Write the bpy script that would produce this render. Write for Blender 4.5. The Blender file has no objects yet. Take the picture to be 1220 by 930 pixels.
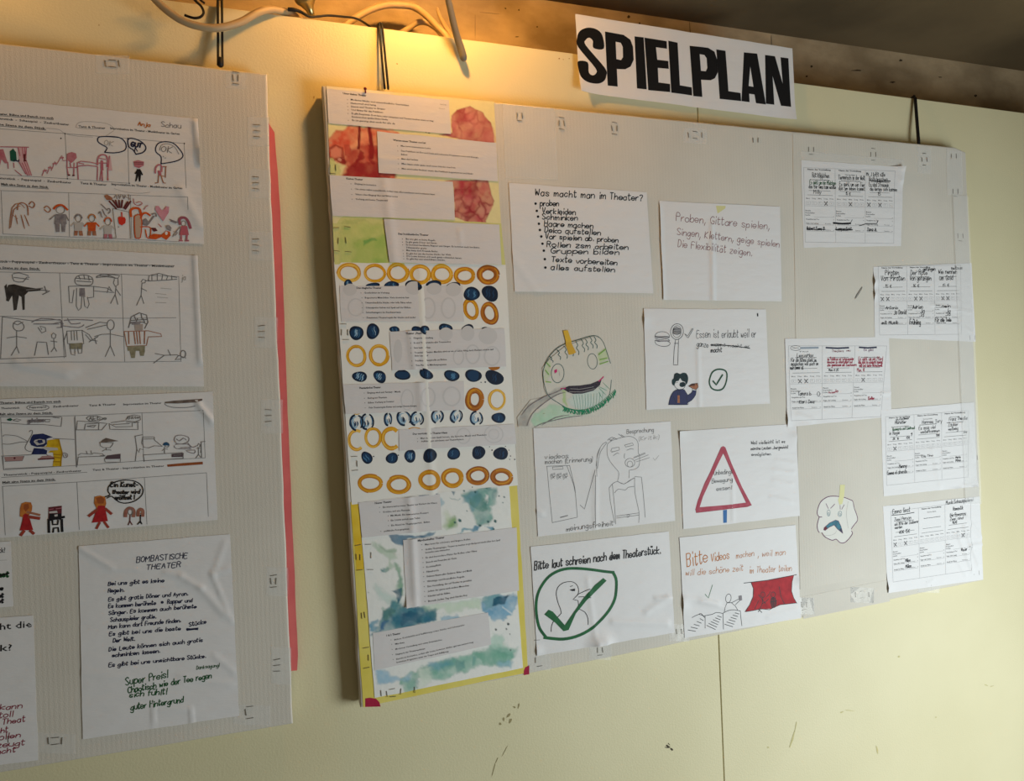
import bpy, bmesh, math, random
import numpy as np
from mathutils import Vector, Matrix
from mathutils.geometry import tessellate_polygon
random.seed(7)
SC = bpy.context.scene
COL = SC.collection
# ------------------------------------------------------------------ camera
F = 850.0
YAW, PITCH, ROLL = math.radians(18.51), math.radians(0.22), math.radians(-2.21)
YF = -0.03                       # front face of both notice boards (wall panel face is Y = 0)
CAM = np.array([0.0, YF - 1.286, 1.5])
def _basis():
    cy, sy, cp, sp = math.cos(YAW), math.sin(YAW), math.cos(PITCH), math.sin(PITCH)
    cr, sr = math.cos(ROLL), math.sin(ROLL)
    f = np.array([sy*cp, cy*cp, sp]); r = np.array([cy, -sy, 0.0]); u = np.cross(r, f)
    return cr*r + sr*u, -sr*r + cr*u, f
RV, UV_, FV = _basis()
cam = bpy.data.cameras.new('camera'); camo = bpy.data.objects.new('camera', cam); COL.objects.link(camo)
m = Matrix.Identity(4)
for i in range(3):
    m[i][0], m[i][1], m[i][2], m[i][3] = RV[i], UV_[i], -FV[i], CAM[i]
camo.matrix_world = m
cam.sensor_fit = 'HORIZONTAL'; cam.sensor_width = 36.0; cam.lens = F/1220*36.0
cam.clip_start = 0.02
SC.camera = camo
def V(px, py, Y=YF):
    """point on the vertical plane Y seen at photo pixel px, py"""
    d = (px-610)/F*RV - (py-465)/F*UV_ + FV
    p = CAM + d*((Y-CAM[1])/d[1])
    return Vector(p)
def U(px, py):
    p = V(px, py); return (p.x, p.z)
def proj(X, Z, Y=YF):
    q = np.stack([X-CAM[0], np.full_like(X, Y-CAM[1]), Z-CAM[2]], -1)
    w = q@FV
    return 610 + F*(q@RV)/w, 465 - F*(q@UV_)/w
# ------------------------------------------------------------------ light
SC.view_settings.view_transform = 'Standard'
SC.view_settings.look = 'None'
SC.view_settings.gamma = 1.0
SC.view_settings.use_curve_mapping = False
SC.view_settings.exposure = 0.0
W = bpy.data.worlds.new('world'); SC.world = W; W.use_nodes = True
bg = W.node_tree.nodes['Background']
bg.inputs[0].default_value = (1.0, 0.84, 0.58, 1); bg.inputs[1].default_value = 0.16
def area(name, loc, tgt, sx, sy, power, col):
    l = bpy.data.lights.new(name, 'AREA'); l.shape = 'RECTANGLE'; l.size = sx; l.size_y = sy
    l.energy = power; l.color = col
    o = bpy.data.objects.new(name, l); COL.objects.link(o); o.location = loc
    o.rotation_euler = (Vector(tgt)-Vector(loc)).to_track_quat('-Z', 'Y').to_euler()
    return o
area('daylight_opening', (2.05, -1.4, 0.74), (-1.0, 0, 0.8), 0.9, 1.1, 41.5, (0.90, 1.0, 1.05))
BULB_COL = (1.0, 0.48, 0.11)
LAMP_POS = V(496, -66, 0.0); LAMP_POS.y = -0.17
BULB_STRENGTH = 520.0
pl = bpy.data.lights.new('added_warm_fill', 'POINT'); pl.energy = 0.95; pl.shadow_soft_size = 0.03; pl.color = BULB_COL  # added fill light without any fixture, brightens the upper left wall
plo = bpy.data.objects.new('added_warm_fill', pl); COL.objects.link(plo); plo.location = V(-60, -90, 0.0) + Vector((0, -0.16, 0))
# ------------------------------------------------------------------ materials
def lin(c):
    return tuple(((v/255)/12.92 if v/255 <= 0.04045 else ((v/255+0.055)/1.055)**2.4) for v in c)
MATS = {}
def mat(name, c, rough=0.8, c2=None, nscale=40, bump=0, bscale=200, metal=0, spec=0.3, emis=0, stretch=None, mixpow=(0.35, 0.65)):
    if name in MATS: return MATS[name]
    M = bpy.data.materials.new(name); M.use_nodes = True; nt = M.node_tree
    b = nt.nodes['Principled BSDF']
    b.inputs['Base Color'].default_value = (*lin(c), 1)
    b.inputs['Roughness'].default_value = rough; b.inputs['Metallic'].default_value = metal
    b.inputs['Specular IOR Level'].default_value = spec
    tc = nt.nodes.new('ShaderNodeTexCoord'); src = tc.outputs['Object']
    if stretch:
        mp = nt.nodes.new('ShaderNodeMapping'); mp.inputs['Scale'].default_value = stretch
        nt.links.new(src, mp.inputs[0]); src = mp.outputs[0]
    if c2:
        n = nt.nodes.new('ShaderNodeTexNoise'); n.inputs['Scale'].default_value = nscale; n.inputs['Detail'].default_value = 5
        r = nt.nodes.new('ShaderNodeValToRGB')
        r.color_ramp.elements[0].position = mixpow[0]; r.color_ramp.elements[1].position = mixpow[1]
        r.color_ramp.elements[0].color = (*lin(c), 1); r.color_ramp.elements[1].color = (*lin(c2), 1)
        nt.links.new(src, n.inputs['Vector']); nt.links.new(n.outputs[0], r.inputs[0]); nt.links.new(r.outputs[0], b.inputs['Base Color'])
    if bump:
        n = nt.nodes.new('ShaderNodeTexNoise'); n.inputs['Scale'].default_value = bscale; n.inputs['Detail'].default_value = 4
        bp = nt.nodes.new('ShaderNodeBump'); bp.inputs['Strength'].default_value = bump; bp.inputs['Distance'].default_value = 0.002
        nt.links.new(src, n.inputs['Vector']); nt.links.new(n.outputs[0], bp.inputs['Height']); nt.links.new(bp.outputs[0], b.inputs['Normal'])
    if emis:
        b.inputs['Emission Color'].default_value = (*BULB_COL, 1); b.inputs['Emission Strength'].default_value = emis
    MATS[name] = M
    return M
def cardboard_mat():
    M = mat('white_cardboard', (207, 201, 188), 0.75, (200, 194, 181), 5, 0.25, 500)
    nt = M.node_tree; b = nt.nodes['Principled BSDF']
    tc = nt.nodes.new('ShaderNodeTexCoord'); w = nt.nodes.new('ShaderNodeTexWave')
    w.inputs['Scale'].default_value = 45; w.inputs['Distortion'].default_value = 1.2; w.inputs['Detail Scale'].default_value = 0.3
    bp = nt.nodes.new('ShaderNodeBump'); bp.inputs['Strength'].default_value = 0.045; bp.inputs['Distance'].default_value = 0.002
    old = b.inputs['Normal'].links[0].from_socket
    nt.links.new(tc.outputs['Object'], w.inputs['Vector']); nt.links.new(w.outputs[0], bp.inputs['Height'])
    nt.links.new(old, bp.inputs['Normal']); nt.links.new(bp.outputs[0], b.inputs['Normal'])
    return M
CARD = cardboard_mat()
PAPER = mat('white_paper', (218, 216, 214), 0.6, bump=0.6, bscale=34, stretch=(0.6, 1, 1.6))
PAPER2 = mat('thin_grey_paper', (211, 207, 205), 0.6, bump=0.6, bscale=34, stretch=(0.6, 1, 1.6))
def painted_mat():
    M = mat('watercolour_paper', (255, 255, 255), 0.7, bump=0.15, bscale=160)
    nt = M.node_tree; a = nt.nodes.new('ShaderNodeAttribute'); a.attribute_name = 'pigment'
    nt.links.new(a.outputs['Color'], nt.nodes['Principled BSDF'].inputs['Base Color'])
    return M
PAINTED = painted_mat()
def clear_tape_mat():
    M = bpy.data.materials.new('clear_tape'); M.use_nodes = True; nt = M.node_tree
    b = nt.nodes['Principled BSDF']; b.inputs['Base Color'].default_value = (0.92, 0.92, 0.9, 1); b.inputs['Roughness'].default_value = 0.18
    t = nt.nodes.new('ShaderNodeBsdfTransparent'); mx = nt.nodes.new('ShaderNodeMixShader'); mx.inputs[0].default_value = 0.15
    n = nt.nodes.new('ShaderNodeTexNoise'); n.inputs['Scale'].default_value = 35
    bp = nt.nodes.new('ShaderNodeBump'); bp.inputs['Strength'].default_value = 0.5; bp.inputs['Distance'].default_value = 0.004
    tc = nt.nodes.new('ShaderNodeTexCoord'); nt.links.new(tc.outputs['Object'], n.inputs['Vector'])
    nt.links.new(n.outputs[0], bp.inputs['Height']); nt.links.new(bp.outputs[0], b.inputs['Normal'])
    nt.links.new(t.outputs[0], mx.inputs[1]); nt.links.new(b.outputs[0], mx.inputs[2])
    nt.links.new(mx.outputs[0], nt.nodes['Material Output'].inputs[0])
    return M
CLEAR = clear_tape_mat()
BLACK = mat('black_marker', (22, 22, 26), 0.6)
PRINT = mat('black_print', (52, 50, 50), 0.7)
PALEPRINT = mat('grey_print', (128, 126, 126), 0.7)
PENCIL = mat('grey_pencil', (116, 114, 113), 0.7)
LIGHTPENCIL = mat('light_pencil', (160, 157, 152), 0.7)
NAVYPEN = mat('navy_pen', (30, 34, 62), 0.6)
REDPEN = mat('dark_red_pen', (120, 62, 66), 0.7)
CRIMSON = mat('crimson_pen', (150, 40, 62), 0.7)
GREENPEN = mat('green_pen', (22, 78, 40), 0.6)
GREENMARK = mat('green_marker', (20, 98, 50), 0.6, (8, 80, 40), 60)
DKGREEN = mat('dark_green_marker', (26, 72, 48), 0.6)
BROWNPEN = mat('orange_brown_pen', (194, 122, 48), 0.7, (168, 96, 42), 80)
NAVY = mat('navy_marker', (38, 42, 84), 0.6)
SEAGREEN = mat('sea_green_pencil', (30, 130, 90), 0.7)
TEALPEN = mat('dark_teal_pen', (42, 84, 82), 0.7)
LIME = mat('lime_pencil', (130, 175, 90), 0.7)
PINK = mat('pink_pencil', (172, 92, 108), 0.8, (184, 124, 132), 150)
ORANGE = mat('orange_pencil', (206, 92, 30), 0.8, (190, 70, 28), 150)
BROWN = mat('brown_pencil', (150, 92, 66), 0.8, (172, 120, 92), 150)
TAN = mat('tan_pencil', (196, 122, 52), 0.8, (170, 92, 40), 120)
REDFILL = mat('red_marker', (176, 36, 44), 0.7, (150, 26, 36), 70)
REDDRESS = mat('red_crayon', (172, 34, 36), 0.8, (146, 24, 30), 120)
SIGNRED = mat('dusty_red_marker', (162, 62, 78), 0.7, (176, 84, 98), 60)
BLUEMARK = mat('blue_marker', (30, 96, 156), 0.6)
MAGENTA = mat('magenta_pen', (200, 40, 110), 0.7)
PLUM = mat('plum_pen', (96, 44, 84), 0.7)
TEAL = mat('teal_marker', (34, 116, 132), 0.6, (24, 84, 104), 90)
YELLOWMARK = mat('mustard_marker', (214, 176, 30), 0.7, (190, 150, 20), 120)
GREYFILL = mat('grey_shading', (118, 112, 118), 0.8, (150, 145, 145), 200)
MAROON = mat('maroon_marker', (96, 38, 44), 0.7)
GOLD = [mat('gold_paint_a', (222, 164, 32), 0.55), mat('gold_paint_b', (204, 140, 18), 0.55), mat('gold_paint_c', (186, 116, 16), 0.55), mat('gold_paint_d', (232, 186, 80), 0.55), mat('bronze_paint', (176, 104, 20), 0.55), mat('bronze_dark', (146, 80, 14), 0.55)]
INDIGO = [mat('ink_blue_dark', (14, 30, 52), 0.5), mat('ink_blue', (20, 56, 90), 0.5), mat('ink_blue_light', (72, 122, 158), 0.5), mat('ink_blue_pale', (150, 180, 200), 0.5)]
GHOST = mat('paint_showing_through', (200, 197, 195), 0.6)
STEEL = mat('staple_steel', (120, 116, 108), 0.4, metal=0.7)
YTAPE = mat('masking_tape_ochre', (214, 172, 50), 0.6)
YTAPE2 = mat('masking_tape_pale', (208, 204, 148), 0.6)
CORD = mat('black_cord', (18, 17, 18), 0.6)
# ------------------------------------------------------------------ small numeric helpers
def hashn(ix, iy, seed):
    h = (ix.astype(np.int64)*374761393 + iy.astype(np.int64)*668265263 + seed*974634777) & 0x7fffffff
    h = ((h ^ (h >> 13))*1274126177) & 0x7fffffff
    return ((h ^ (h >> 16)) & 0xffff)/65535.0
def vnoise(x, y, seed=0):
    ix, iy = np.floor(x), np.floor(y); fx, fy = x-ix, y-iy
    fx = fx*fx*(3-2*fx); fy = fy*fy*(3-2*fy)
    a = hashn(ix, iy, seed); b = hashn(ix+1, iy, seed); c = hashn(ix, iy+1, seed); d = hashn(ix+1, iy+1, seed)
    return (a*(1-fx)+b*fx)*(1-fy) + (c*(1-fx)+d*fx)*fy
def fbm(x, y, seed=0, o=3):
    s = 0; t = 0; a = 1.0
    for k in range(o):
        s = s + a*vnoise(x*2**k, y*2**k, seed+k*17); t += a; a *= 0.5
    return s/t
def segdist(X, Z, a, b):
    dx, dz = b[0]-a[0], b[1]-a[1]; L = dx*dx+dz*dz+1e-12
    t = np.clip(((X-a[0])*dx+(Z-a[1])*dz)/L, 0, 1)
    return np.hypot(X-a[0]-t*dx, Z-a[1]-t*dz)
def polysd(x, y, P):
    """signed distance, negative inside"""
    d = np.full(x.shape, 1e9); ins = np.zeros(x.shape, bool); n = len(P)
    for i in range(n):
        a, b = P[i], P[(i+1) % n]
        d = np.minimum(d, segdist(x, y, a, b))
        c = ((a[1] > y) != (b[1] > y)) & (x < (b[0]-a[0])*(y-a[1])/((b[1]-a[1]) or 1e-9)+a[0])
        ins ^= c
    return np.where(ins, -d, d)
def pts(s):
    """'x,y x,y; x,y ...' -> list of point lists"""
    return [[tuple(float(v) for v in p.split(',')) for p in k.split()] for k in s.split(';') if k.strip()]
class Crop:
    def __init__(s, x0, y0, sc): s.x0, s.y0, s.sc = x0, y0, sc
    def __call__(s, p): return (s.x0+p[0]*s.sc, s.y0+p[1]*s.sc)
ID = Crop(0, 0, 1)
def smooth(P, n=4, closed=False):
    if len(P) < 3: return P
    out = []; N = len(P)
    rng = range(N) if closed else range(N-1)
    for i in rng:
        if closed: p0, p1, p2, p3 = P[i-1], P[i], P[(i+1) % N], P[(i+2) % N]
        else: p0, p1, p2, p3 = P[max(i-1, 0)], P[i], P[i+1], P[min(i+2, N-1)]
        for k in range(n):
            t = k/n
            out.append(tuple(0.5*((2*p1[j])+(-p0[j]+p2[j])*t+(2*p0[j]-5*p1[j]+4*p2[j]-p3[j])*t*t+(-p0[j]+3*p1[j]-3*p2[j]+p3[j])*t**3) for j in (0, 1)))
    out.append(P[0] if closed else P[-1])
    return out
# ------------------------------------------------------------------ object helpers
def tag(o, label=None, cat=None, group=None, kind=None):
    if label: o['label'] = label
    if cat: o['category'] = cat
    if group: o['group'] = group
    if kind: o['kind'] = kind
    return o
def link_mesh(name, verts, faces, mats, fm=None, parent=None, loc=(0, 0, 0), shade=True):
    me = bpy.data.meshes.new(name)
    me.from_pydata([tuple(v) for v in verts], [], faces)
    for M in (mats if isinstance(mats, (list, tuple)) else [mats]): me.materials.append(M)
    if fm is not None: me.polygons.foreach_set('material_index', fm)
    if shade: me.polygons.foreach_set('use_smooth', [True]*len(me.polygons))
    me.update()
    o = bpy.data.objects.new(name, me); COL.objects.link(o); o.location = loc
    if parent is not None: o.parent = parent
    return o
def bm_obj(name, bm, M, parent=None, loc=(0, 0, 0), shade=False):
    me = bpy.data.meshes.new(name); bm.to_mesh(me); bm.free()
    for k in (M if isinstance(M, (list, tuple)) else [M]): me.materials.append(k)
    if shade: me.polygons.foreach_set('use_smooth', [True]*len(me.polygons))
    o = bpy.data.objects.new(name, me); COL.objects.link(o); o.location = loc
    if parent is not None: o.parent = parent
    return o
def box(name, lo, hi, M, bevel=0, parent=None):
    c = [(a+b)/2 for a, b in zip(lo, hi)]
    bm = bmesh.new(); bmesh.ops.create_cube(bm, size=1)
    for v in bm.verts: v.co = Vector([v.co[i]*(hi[i]-lo[i]) for i in range(3)])
    if bevel: bmesh.ops.bevel(bm, geom=bm.edges[:], offset=bevel, segments=2, affect='EDGES', profile=0.5)
    return bm_obj(name, bm, M, parent, c if parent is None else tuple(np.array(c)-np.array(parent.location)))
def tube(name, path, rad, M, parent=None, n=12, sm=6, origin=None):
    """round tube along 3-D points, rad a number or list"""
    P = [Vector(p) for p in path]
    R = rad if isinstance(rad, (list, tuple)) else [rad]*len(P)
    if sm > 1 and len(P) > 2:
        Q = []; QR = []
        for i in range(len(P)-1):
            p0, p1, p2, p3 = P[max(i-1, 0)], P[i], P[i+1], P[min(i+2, len(P)-1)]
            for k in range(sm):
                t = k/sm
                Q.append(0.5*((2*p1)+(-p0+p2)*t+(2*p0-5*p1+4*p2-p3)*t*t+(-p0+3*p1-3*p2+p3)*t**3)); QR.append(R[i]*(1-t)+R[i+1]*t)
        Q.append(P[-1]); QR.append(R[-1]); P, R = Q, QR
    O = Vector(origin) if origin is not None else P[0].copy()
    vs = []; fs = []; nrm = None
    for i, p in enumerate(P):
        t = (P[min(i+1, len(P)-1)]-P[max(i-1, 0)]).normalized()
        if nrm is None: nrm = t.orthogonal().normalized()
        nrm = (nrm-t*nrm.dot(t)).normalized(); b = t.cross(nrm)
        for k in range(n):
            a = 2*math.pi*k/n
            vs.append(p+(nrm*math.cos(a)+b*math.sin(a))*R[i]-O)
    for i in range(len(P)-1):
        for k in range(n):
            fs.append((i*n+k, i*n+(k+1) % n, (i+1)*n+(k+1) % n, (i+1)*n+k))
    fs.append(tuple(range(n))[::-1]); fs.append(tuple((len(P)-1)*n+k for k in range(n)))
    loc = O if parent is None else O-parent.location
    return link_mesh(name, vs, fs, M, None, parent, loc)
# ------------------------------------------------------------------ sheets of paper and ink on them
class Sheet:
    """a sheet lying on the board: corner pixels tl,tr,br,bl read off the photo and carried onto the board plane"""
    def __init__(s, name, corners, lvl, label, cat, M=PAPER, res=0.004, amp=0.0007, freq=9, creases=(), lifts=(), seed=None, group=None, paint=None, outline=None, wob=0.0008, plane=0.0):
        s.seed = seed if seed is not None else random.randint(1, 9999)
        s.lvl, s.amp, s.freq, s.plane = lvl, amp, freq, plane
        s.cre = [(U(*a), U(*b), h, w) for a, b, h, w in creases]
        s.lif = [(U(*c), r, h) for c, r, h in lifts]
        s.eps = 0.00012
        if outline: C2 = [U(*c) for c in outline]; s.ctr = tuple(np.mean(C2, 0))
        else: C = [np.array(U(*c)) for c in corners]; s.ctr = tuple(np.mean(C, 0))
        s.C = None if outline else C
        s.loc = Vector((s.ctr[0], YF-plane, s.ctr[1]))
        if outline:
            s.o = s.fill_obj(name, C2, M)
        else:
            w = max(np.linalg.norm(C[1]-C[0]), np.linalg.norm(C[2]-C[3])); h = max(np.linalg.norm(C[3]-C[0]), np.linalg.norm(C[2]-C[1]))
            nx, ny = max(2, int(w/res)), max(2, int(h/res))
            u, v = np.meshgrid(np.linspace(0, 1, nx+1), np.linspace(0, 1, ny+1))
            P = [(C[0][k]*(1-u)+C[1][k]*u)*(1-v)+(C[3][k]*(1-u)+C[2][k]*u)*v for k in (0, 1)]
            X, Z = P
            ed = np.minimum(np.minimum(u, 1-u)*w, np.minimum(v, 1-v)*h)
            X = X+(fbm(X*30, Z*30, s.seed+5)-.5)*2*wob; Z = Z+(fbm(X*30, Z*30, s.seed+9)-.5)*2*wob
            Hh = s.h(X, Z)
            N = (nx+1)*(ny+1)
            vs = np.stack([X.ravel()-s.ctr[0], -Hh.ravel(), Z.ravel()-s.ctr[1]], -1)
            idx = np.arange(N).reshape(ny+1, nx+1)
            fs = [tuple(q) for q in np.stack([idx[:-1, :-1], idx[1:, :-1], idx[1:, 1:], idx[:-1, 1:]], -1).reshape(-1, 4).tolist()]
            # thin edge
            ring = list(idx[0, :])+list(idx[1:, -1])+list(idx[-1, -2::-1])+list(idx[-2:0:-1, 0])
            sk = vs[ring].copy(); sk[:, 1] += 0.00025; n_ = len(ring)
            for i in range(n_):
                j = (i+1) % n_; fs.append((N+i, N+j, N+n_+j, N+n_+i))
            vs = np.vstack([vs, vs[ring], sk])
            s.o = link_mesh(name, vs.tolist(), fs, M, None, None, s.loc)
            if paint:
                px, py = proj(vs[:, 0]+s.ctr[0], vs[:, 2]+s.ctr[1])
                c = paint(px, py)
                at = s.o.data.attributes.new('pigment', 'FLOAT_COLOR', 'POINT')
                at.data.foreach_set('color', np.concatenate([c, np.ones((len(c), 1))], 1).ravel())
        tag(s.o, label, cat, group)
    def h(s, X, Z):
        X = np.asarray(X, float); Z = np.asarray(Z, float)
        H = s.lvl + s.amp*fbm(X*s.freq, Z*s.freq, s.seed)
        for a, b, hh, w in s.cre: H = H + hh*np.exp(-(segdist(X, Z, a, b)/w)**2)
        for c, r, hh in s.lif: H = H + hh*np.clip(1-np.hypot(X-c[0], Z-c[1])/r, 0, 1)**2
        return H
    def fill_obj(s, name, C2, M):
        P = C2; tri = tessellate_polygon([[Vector((p[0], p[1], 0)) for p in P]])
        bm = bmesh.new(); vv = [bm.verts.new((p[0], 0, p[1])) for p in P]
        for t in tri:
            try: bm.faces.new([vv[i] for i in t])
            except ValueError: pass
        split_long(bm, 0.012)
        for f in bm.faces:
            if f.normal.y > 0: f.normal_flip()
        H = s.h([v.co.x for v in bm.verts], [v.co.z for v in bm.verts])
        for v, hh in zip(bm.verts, H): v.co = Vector((v.co.x-s.ctr[0], -hh, v.co.z-s.ctr[1]))
        return bm_obj(name, bm, M, None, s.loc, True)
    def at(s, u, v):
        C = s.C; return tuple((C[0]*(1-u)+C[1]*u)*(1-v)+(C[3]*(1-u)+C[2]*u)*v)
def split_long(bm, L):
    for _ in range(7):
        bm.normal_update()
        e = [x for x in bm.edges if x.calc_length() > L]
        if not e: break
        bmesh.ops.subdivide_edges(bm, edges=e, cuts=1)
        bmesh.ops.triangulate(bm, faces=[f for f in bm.faces if len(f.verts) > 4])
GL = {'a': '432402103042|4440', 'b': '0700|022443412001', 'c': '432402012041', 'd': '4740|432402012041', 'e': '0242432403012041',
 'f': '37271510|0434', 'g': '432402012042|444b2c0b', 'h': '0700|02244340', 'i': '1410|1617', 'j': '242b1c0c|2627', 'k': '0700|440240',
 'l': '1710', 'm': '0400|02142320|22445350', 'n': '0400|02244340', 'o': '24030120414324', 'p': '040c|022443412001', 'q': '444c|432402012041', 'r': '0400|022434',
 's': '432403412001', 't': '17112031|0535', 'u': '0401203041|4440', 'v': '042044', 'w': '0410234054', 'x': '0440|4400', 'y': '0420|441c', 'z': '04440040',
 'ä': '432402103042|4440|1617|3637', 'ö': '24030120414324|1617|3637', 'ü': '0401203041|4440|1617|3637', 'ß': '0006273624434120',
 'A': '002740|1333', 'B': '0700|0737463404|34423000', 'C': '462705022041', 'D': '0700|072745422000', 'E': '47070040|0434', 'F': '470700|0434',
 'G': '46270502204143|4323', 'H': '0700|4740|0444', 'I': '1710', 'J': '47412001', 'K': '0700|470340', 'L': '070040', 'M': '0007235750', 'N': '00074047',
 'O': '27050220424527', 'P': '000737453404', 'Q': '27050220424527|2240', 'R': '000737453404|2440', 'S': '4627060542412001', 'T': '0747|2720', 'U': '0702204247', 'V': '072047',
 'W': '0710254057', 'X': '0740|4700', 'Y': '0724|472420', 'Z': '07470040', '?': '0627463422|2120', '!': '1712|1110', '.': '1011', ',': '110b', '-': '0333', ':': '1011|1314',
 '(': '2715122b', ')': '0715120b', '1': '051710', '2': '062746450040', '3': '0647344342200 1'.replace(' ', ''), '4': '37024 2|3730'.replace(' ', ''), '5': '470704344220 01'.replace(' ', ''), '6': '370502204233 03'.replace(' ', ''), '7': '074710',
 '8': '24062746240220 4224'.replace(' ', ''), '9': '44240527461 0'.replace(' ', ''), '0': '27050220424527', '€': '462705022041|0333|0434', '&': '4006173604023042'}
def _dec(g):
    out = []
    for st in GL.get(g, '0040').split('|'):
        P = []
        for i in range(0, len(st)-1, 2):
            y = st[i+1]; P.append((float(st[i]), float(y) if y.isdigit() else -(ord(y)-96)))
        out.append(P)
    return out
_DEC = {}
class Ink:
    """one part of a sheet holding marks drawn on it (material slots per pen)"""
    def __init__(s, sheet, name, crop=ID):
        s.S, s.name, s.c = sheet, name, crop
        s.v = []; s.f = []; s.m = []; s.mats = []; s.e = sheet.eps
    def mi(s, M):
        if M not in s.mats: s.mats.append(M)
        return s.mats.index(M)
    def px(s, p): return U(*s.c(p))
    def step(s): s.e = min(s.e+0.000006, s.S.eps+0.0006)
    def add(s, XZ, faces, M):
        XZ = np.asarray(XZ, float); n0 = len(s.v); k = s.mi(M)
        H = s.S.h(XZ[:, 0], XZ[:, 1])+s.e
        s.v += [(a-s.S.ctr[0], -h, b-s.S.ctr[1]) for (a, b), h in zip(XZ, H)]
        s.f += [tuple(n0+i for i in f) for f in faces]; s.m += [k]*len(faces)
    def rib(s, P, w, M, closed=False, taper=False):
        Q = []
        for i in range(len(P)-1):
            a, b = P[i], P[i+1]; L = math.hypot(b[0]-a[0], b[1]-a[1]); n = max(1, int(L/0.004))
            for k in range(n): Q.append((a[0]+(b[0]-a[0])*k/n, a[1]+(b[1]-a[1])*k/n))
        Q.append(P[-1]); Q = [q for i, q in enumerate(Q) if i == 0 or math.hypot(q[0]-Q[i-1][0], q[1]-Q[i-1][1]) > 1e-6]
        if len(Q) < 2: Q = [(P[0][0]-w/2, P[0][1]), (P[0][0]+w/2, P[0][1])]
        Q = np.array(Q); T = np.gradient(Q, axis=0); T /= np.linalg.norm(T, axis=1)[:, None]+1e-9
        if not closed:
            Q[0] -= T[0]*w*.35; Q[-1] += T[-1]*w*.35
        N = np.stack([-T[:, 1], T[:, 0]], -1)
        ww = np.full(len(Q), w/2)
        if taper: ww = ww*(0.45+0.55*np.sin(np.linspace(0.15, math.pi-0.15, len(Q))))
        A = Q+N*ww[:, None]; B = Q-N*ww[:, None]; n = len(Q)
        s.add(np.vstack([A, B]), [(i, i+1, n+i+1, n+i) for i in range(n-1)], M)
    def line(s, data, w, M, sm=0, closed=False, taper=False):
        """polylines in crop pixels, pen width in mm"""
        for P in (pts(data) if isinstance(data, str) else [data]):
            if closed and not sm: P = P+[P[0]]
            if sm: P = smooth(P, sm, closed)
            s.rib([s.px(p) for p in P], w*0.001, M, closed, taper)
        s.step()
    def poly(s, data, M, sm=0, holes=None):
        for P in (pts(data) if isinstance(data, str) else [data]):
            if sm: P = smooth(P, sm, True)[:-1]
            L = [[Vector((*s.px(p), 0)) for p in P]]
            for h in (pts(holes) if holes else []): L.append([Vector((*s.px(p), 0)) for p in h])
            s.fill(L, M)
        s.step()
    def fill(s, L, M):
        tri = tessellate_polygon(L); flat = [v for l in L for v in l]
        bm = bmesh.new(); vv = [bm.verts.new((p.x, 0, p.y)) for p in flat]
        for t in tri:
            try: bm.faces.new([vv[i] for i in t])
            except ValueError: pass
        split_long(bm, 0.0045); bm.verts.index_update()
        s.add([(v.co.x, v.co.z) for v in bm.verts], [[v.index for v in f.verts] for f in bm.faces], M); bm.free()
    def ell(s, cx, cy, rx, ry, M, w=None, rot=0, n=28, jit=0.0, a0=0, a1=360):
        P = []
        ph = random.random()*6
        for k in range(n+1):
            a = math.radians(a0+(a1-a0)*k/n); j = 1+jit*math.sin(2*a+ph)+jit*.6*math.sin(3*a+ph*2)
            x, y = rx*j*math.cos(a), ry*j*math.sin(a)
            P.append((cx+x*math.cos(rot)-y*math.sin(rot), cy+x*math.sin(rot)+y*math.cos(rot)))
        if w: s.rib([s.px(p) for p in P], w*0.001, M, a1-a0 == 360)
        else: s.fill([[Vector((*s.px(p), 0)) for p in P[:-1]]], M)
        s.step()
    def hand(s, text, p0, p1, cap, w, M, jit=0.35, slant=0.08, plane=False):
        jit = jit*1.35
        """handwriting fitted between two baseline points; cap = capital height in crop pixels"""
        a = np.array(p0 if plane else s.px(p0)); b = np.array(p1 if plane else s.px(p1))
        d = b-a; L = np.linalg.norm(d); d /= L; n = np.array([-d[1], d[0]])
        if plane: capm = cap
        else:
            q = np.array(s.px((p0[0], p0[1]-cap))); capm = np.linalg.norm(q-a)
        x = 0; items = []
        for ch in text:
            if ch == ' ': x += 4.2; continue
            if ch not in _DEC: _DEC[ch] = _dec(ch)
            G = _DEC[ch]; wd = max(p[0] for st in G for p in st)
            items.append((x, G)); x += max(wd, 1)+1.5
        sx = L/max(x-1.5, 1); sy = capm/7
        for x0, G in items:
            oy = random.uniform(-jit, jit)*0.7; ks = random.uniform(1-.16*jit, 1+.22*jit); kx = random.uniform(.9, 1.06)
            for st in G:
                Q = [((x0+p[0]*kx+p[1]*slant*1.5+random.uniform(-.2, .2)*jit)*sx, (p[1]*ks+oy+random.uniform(-.25, .25)*jit)*sy) for p in st]
                if len(Q) > 2: Q = smooth(Q, 3)
                s.rib([tuple(a+d*q[0]+n*q[1]) for q in Q], w*0.001, M)
        s.step()
    def typed(s, text, p0, p1, cap, M=PRINT, bold=0.0, plane=False):
        a = np.array(p0 if plane else s.px(p0)); b = np.array(p1 if plane else s.px(p1))
        d = b-a; L = np.linalg.norm(d); d /= L; n = np.array([-d[1], d[0]])
        capm = cap if plane else np.linalg.norm(np.array(s.px((p0[0], p0[1]-cap)))-a)
        vs, fs = font_mesh(text, bold)
        if not len(vs): return
        wd = vs[:, 0].max()
        XZ = a+np.outer(vs[:, 0]*L/wd, d)+np.outer(vs[:, 1]*capm/0.7, n)
        s.add(XZ, fs, M)
    def done(s, label=None, keep=False):
        if not s.v: return None
        o = link_mesh(s.name, s.v, s.f, s.mats, s.m, s.S.o, (0, 0, 0), False)
        if label: o['label'] = label
        if not keep: s.S.eps = s.e+0.000012
        return o
_FM = {}
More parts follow.
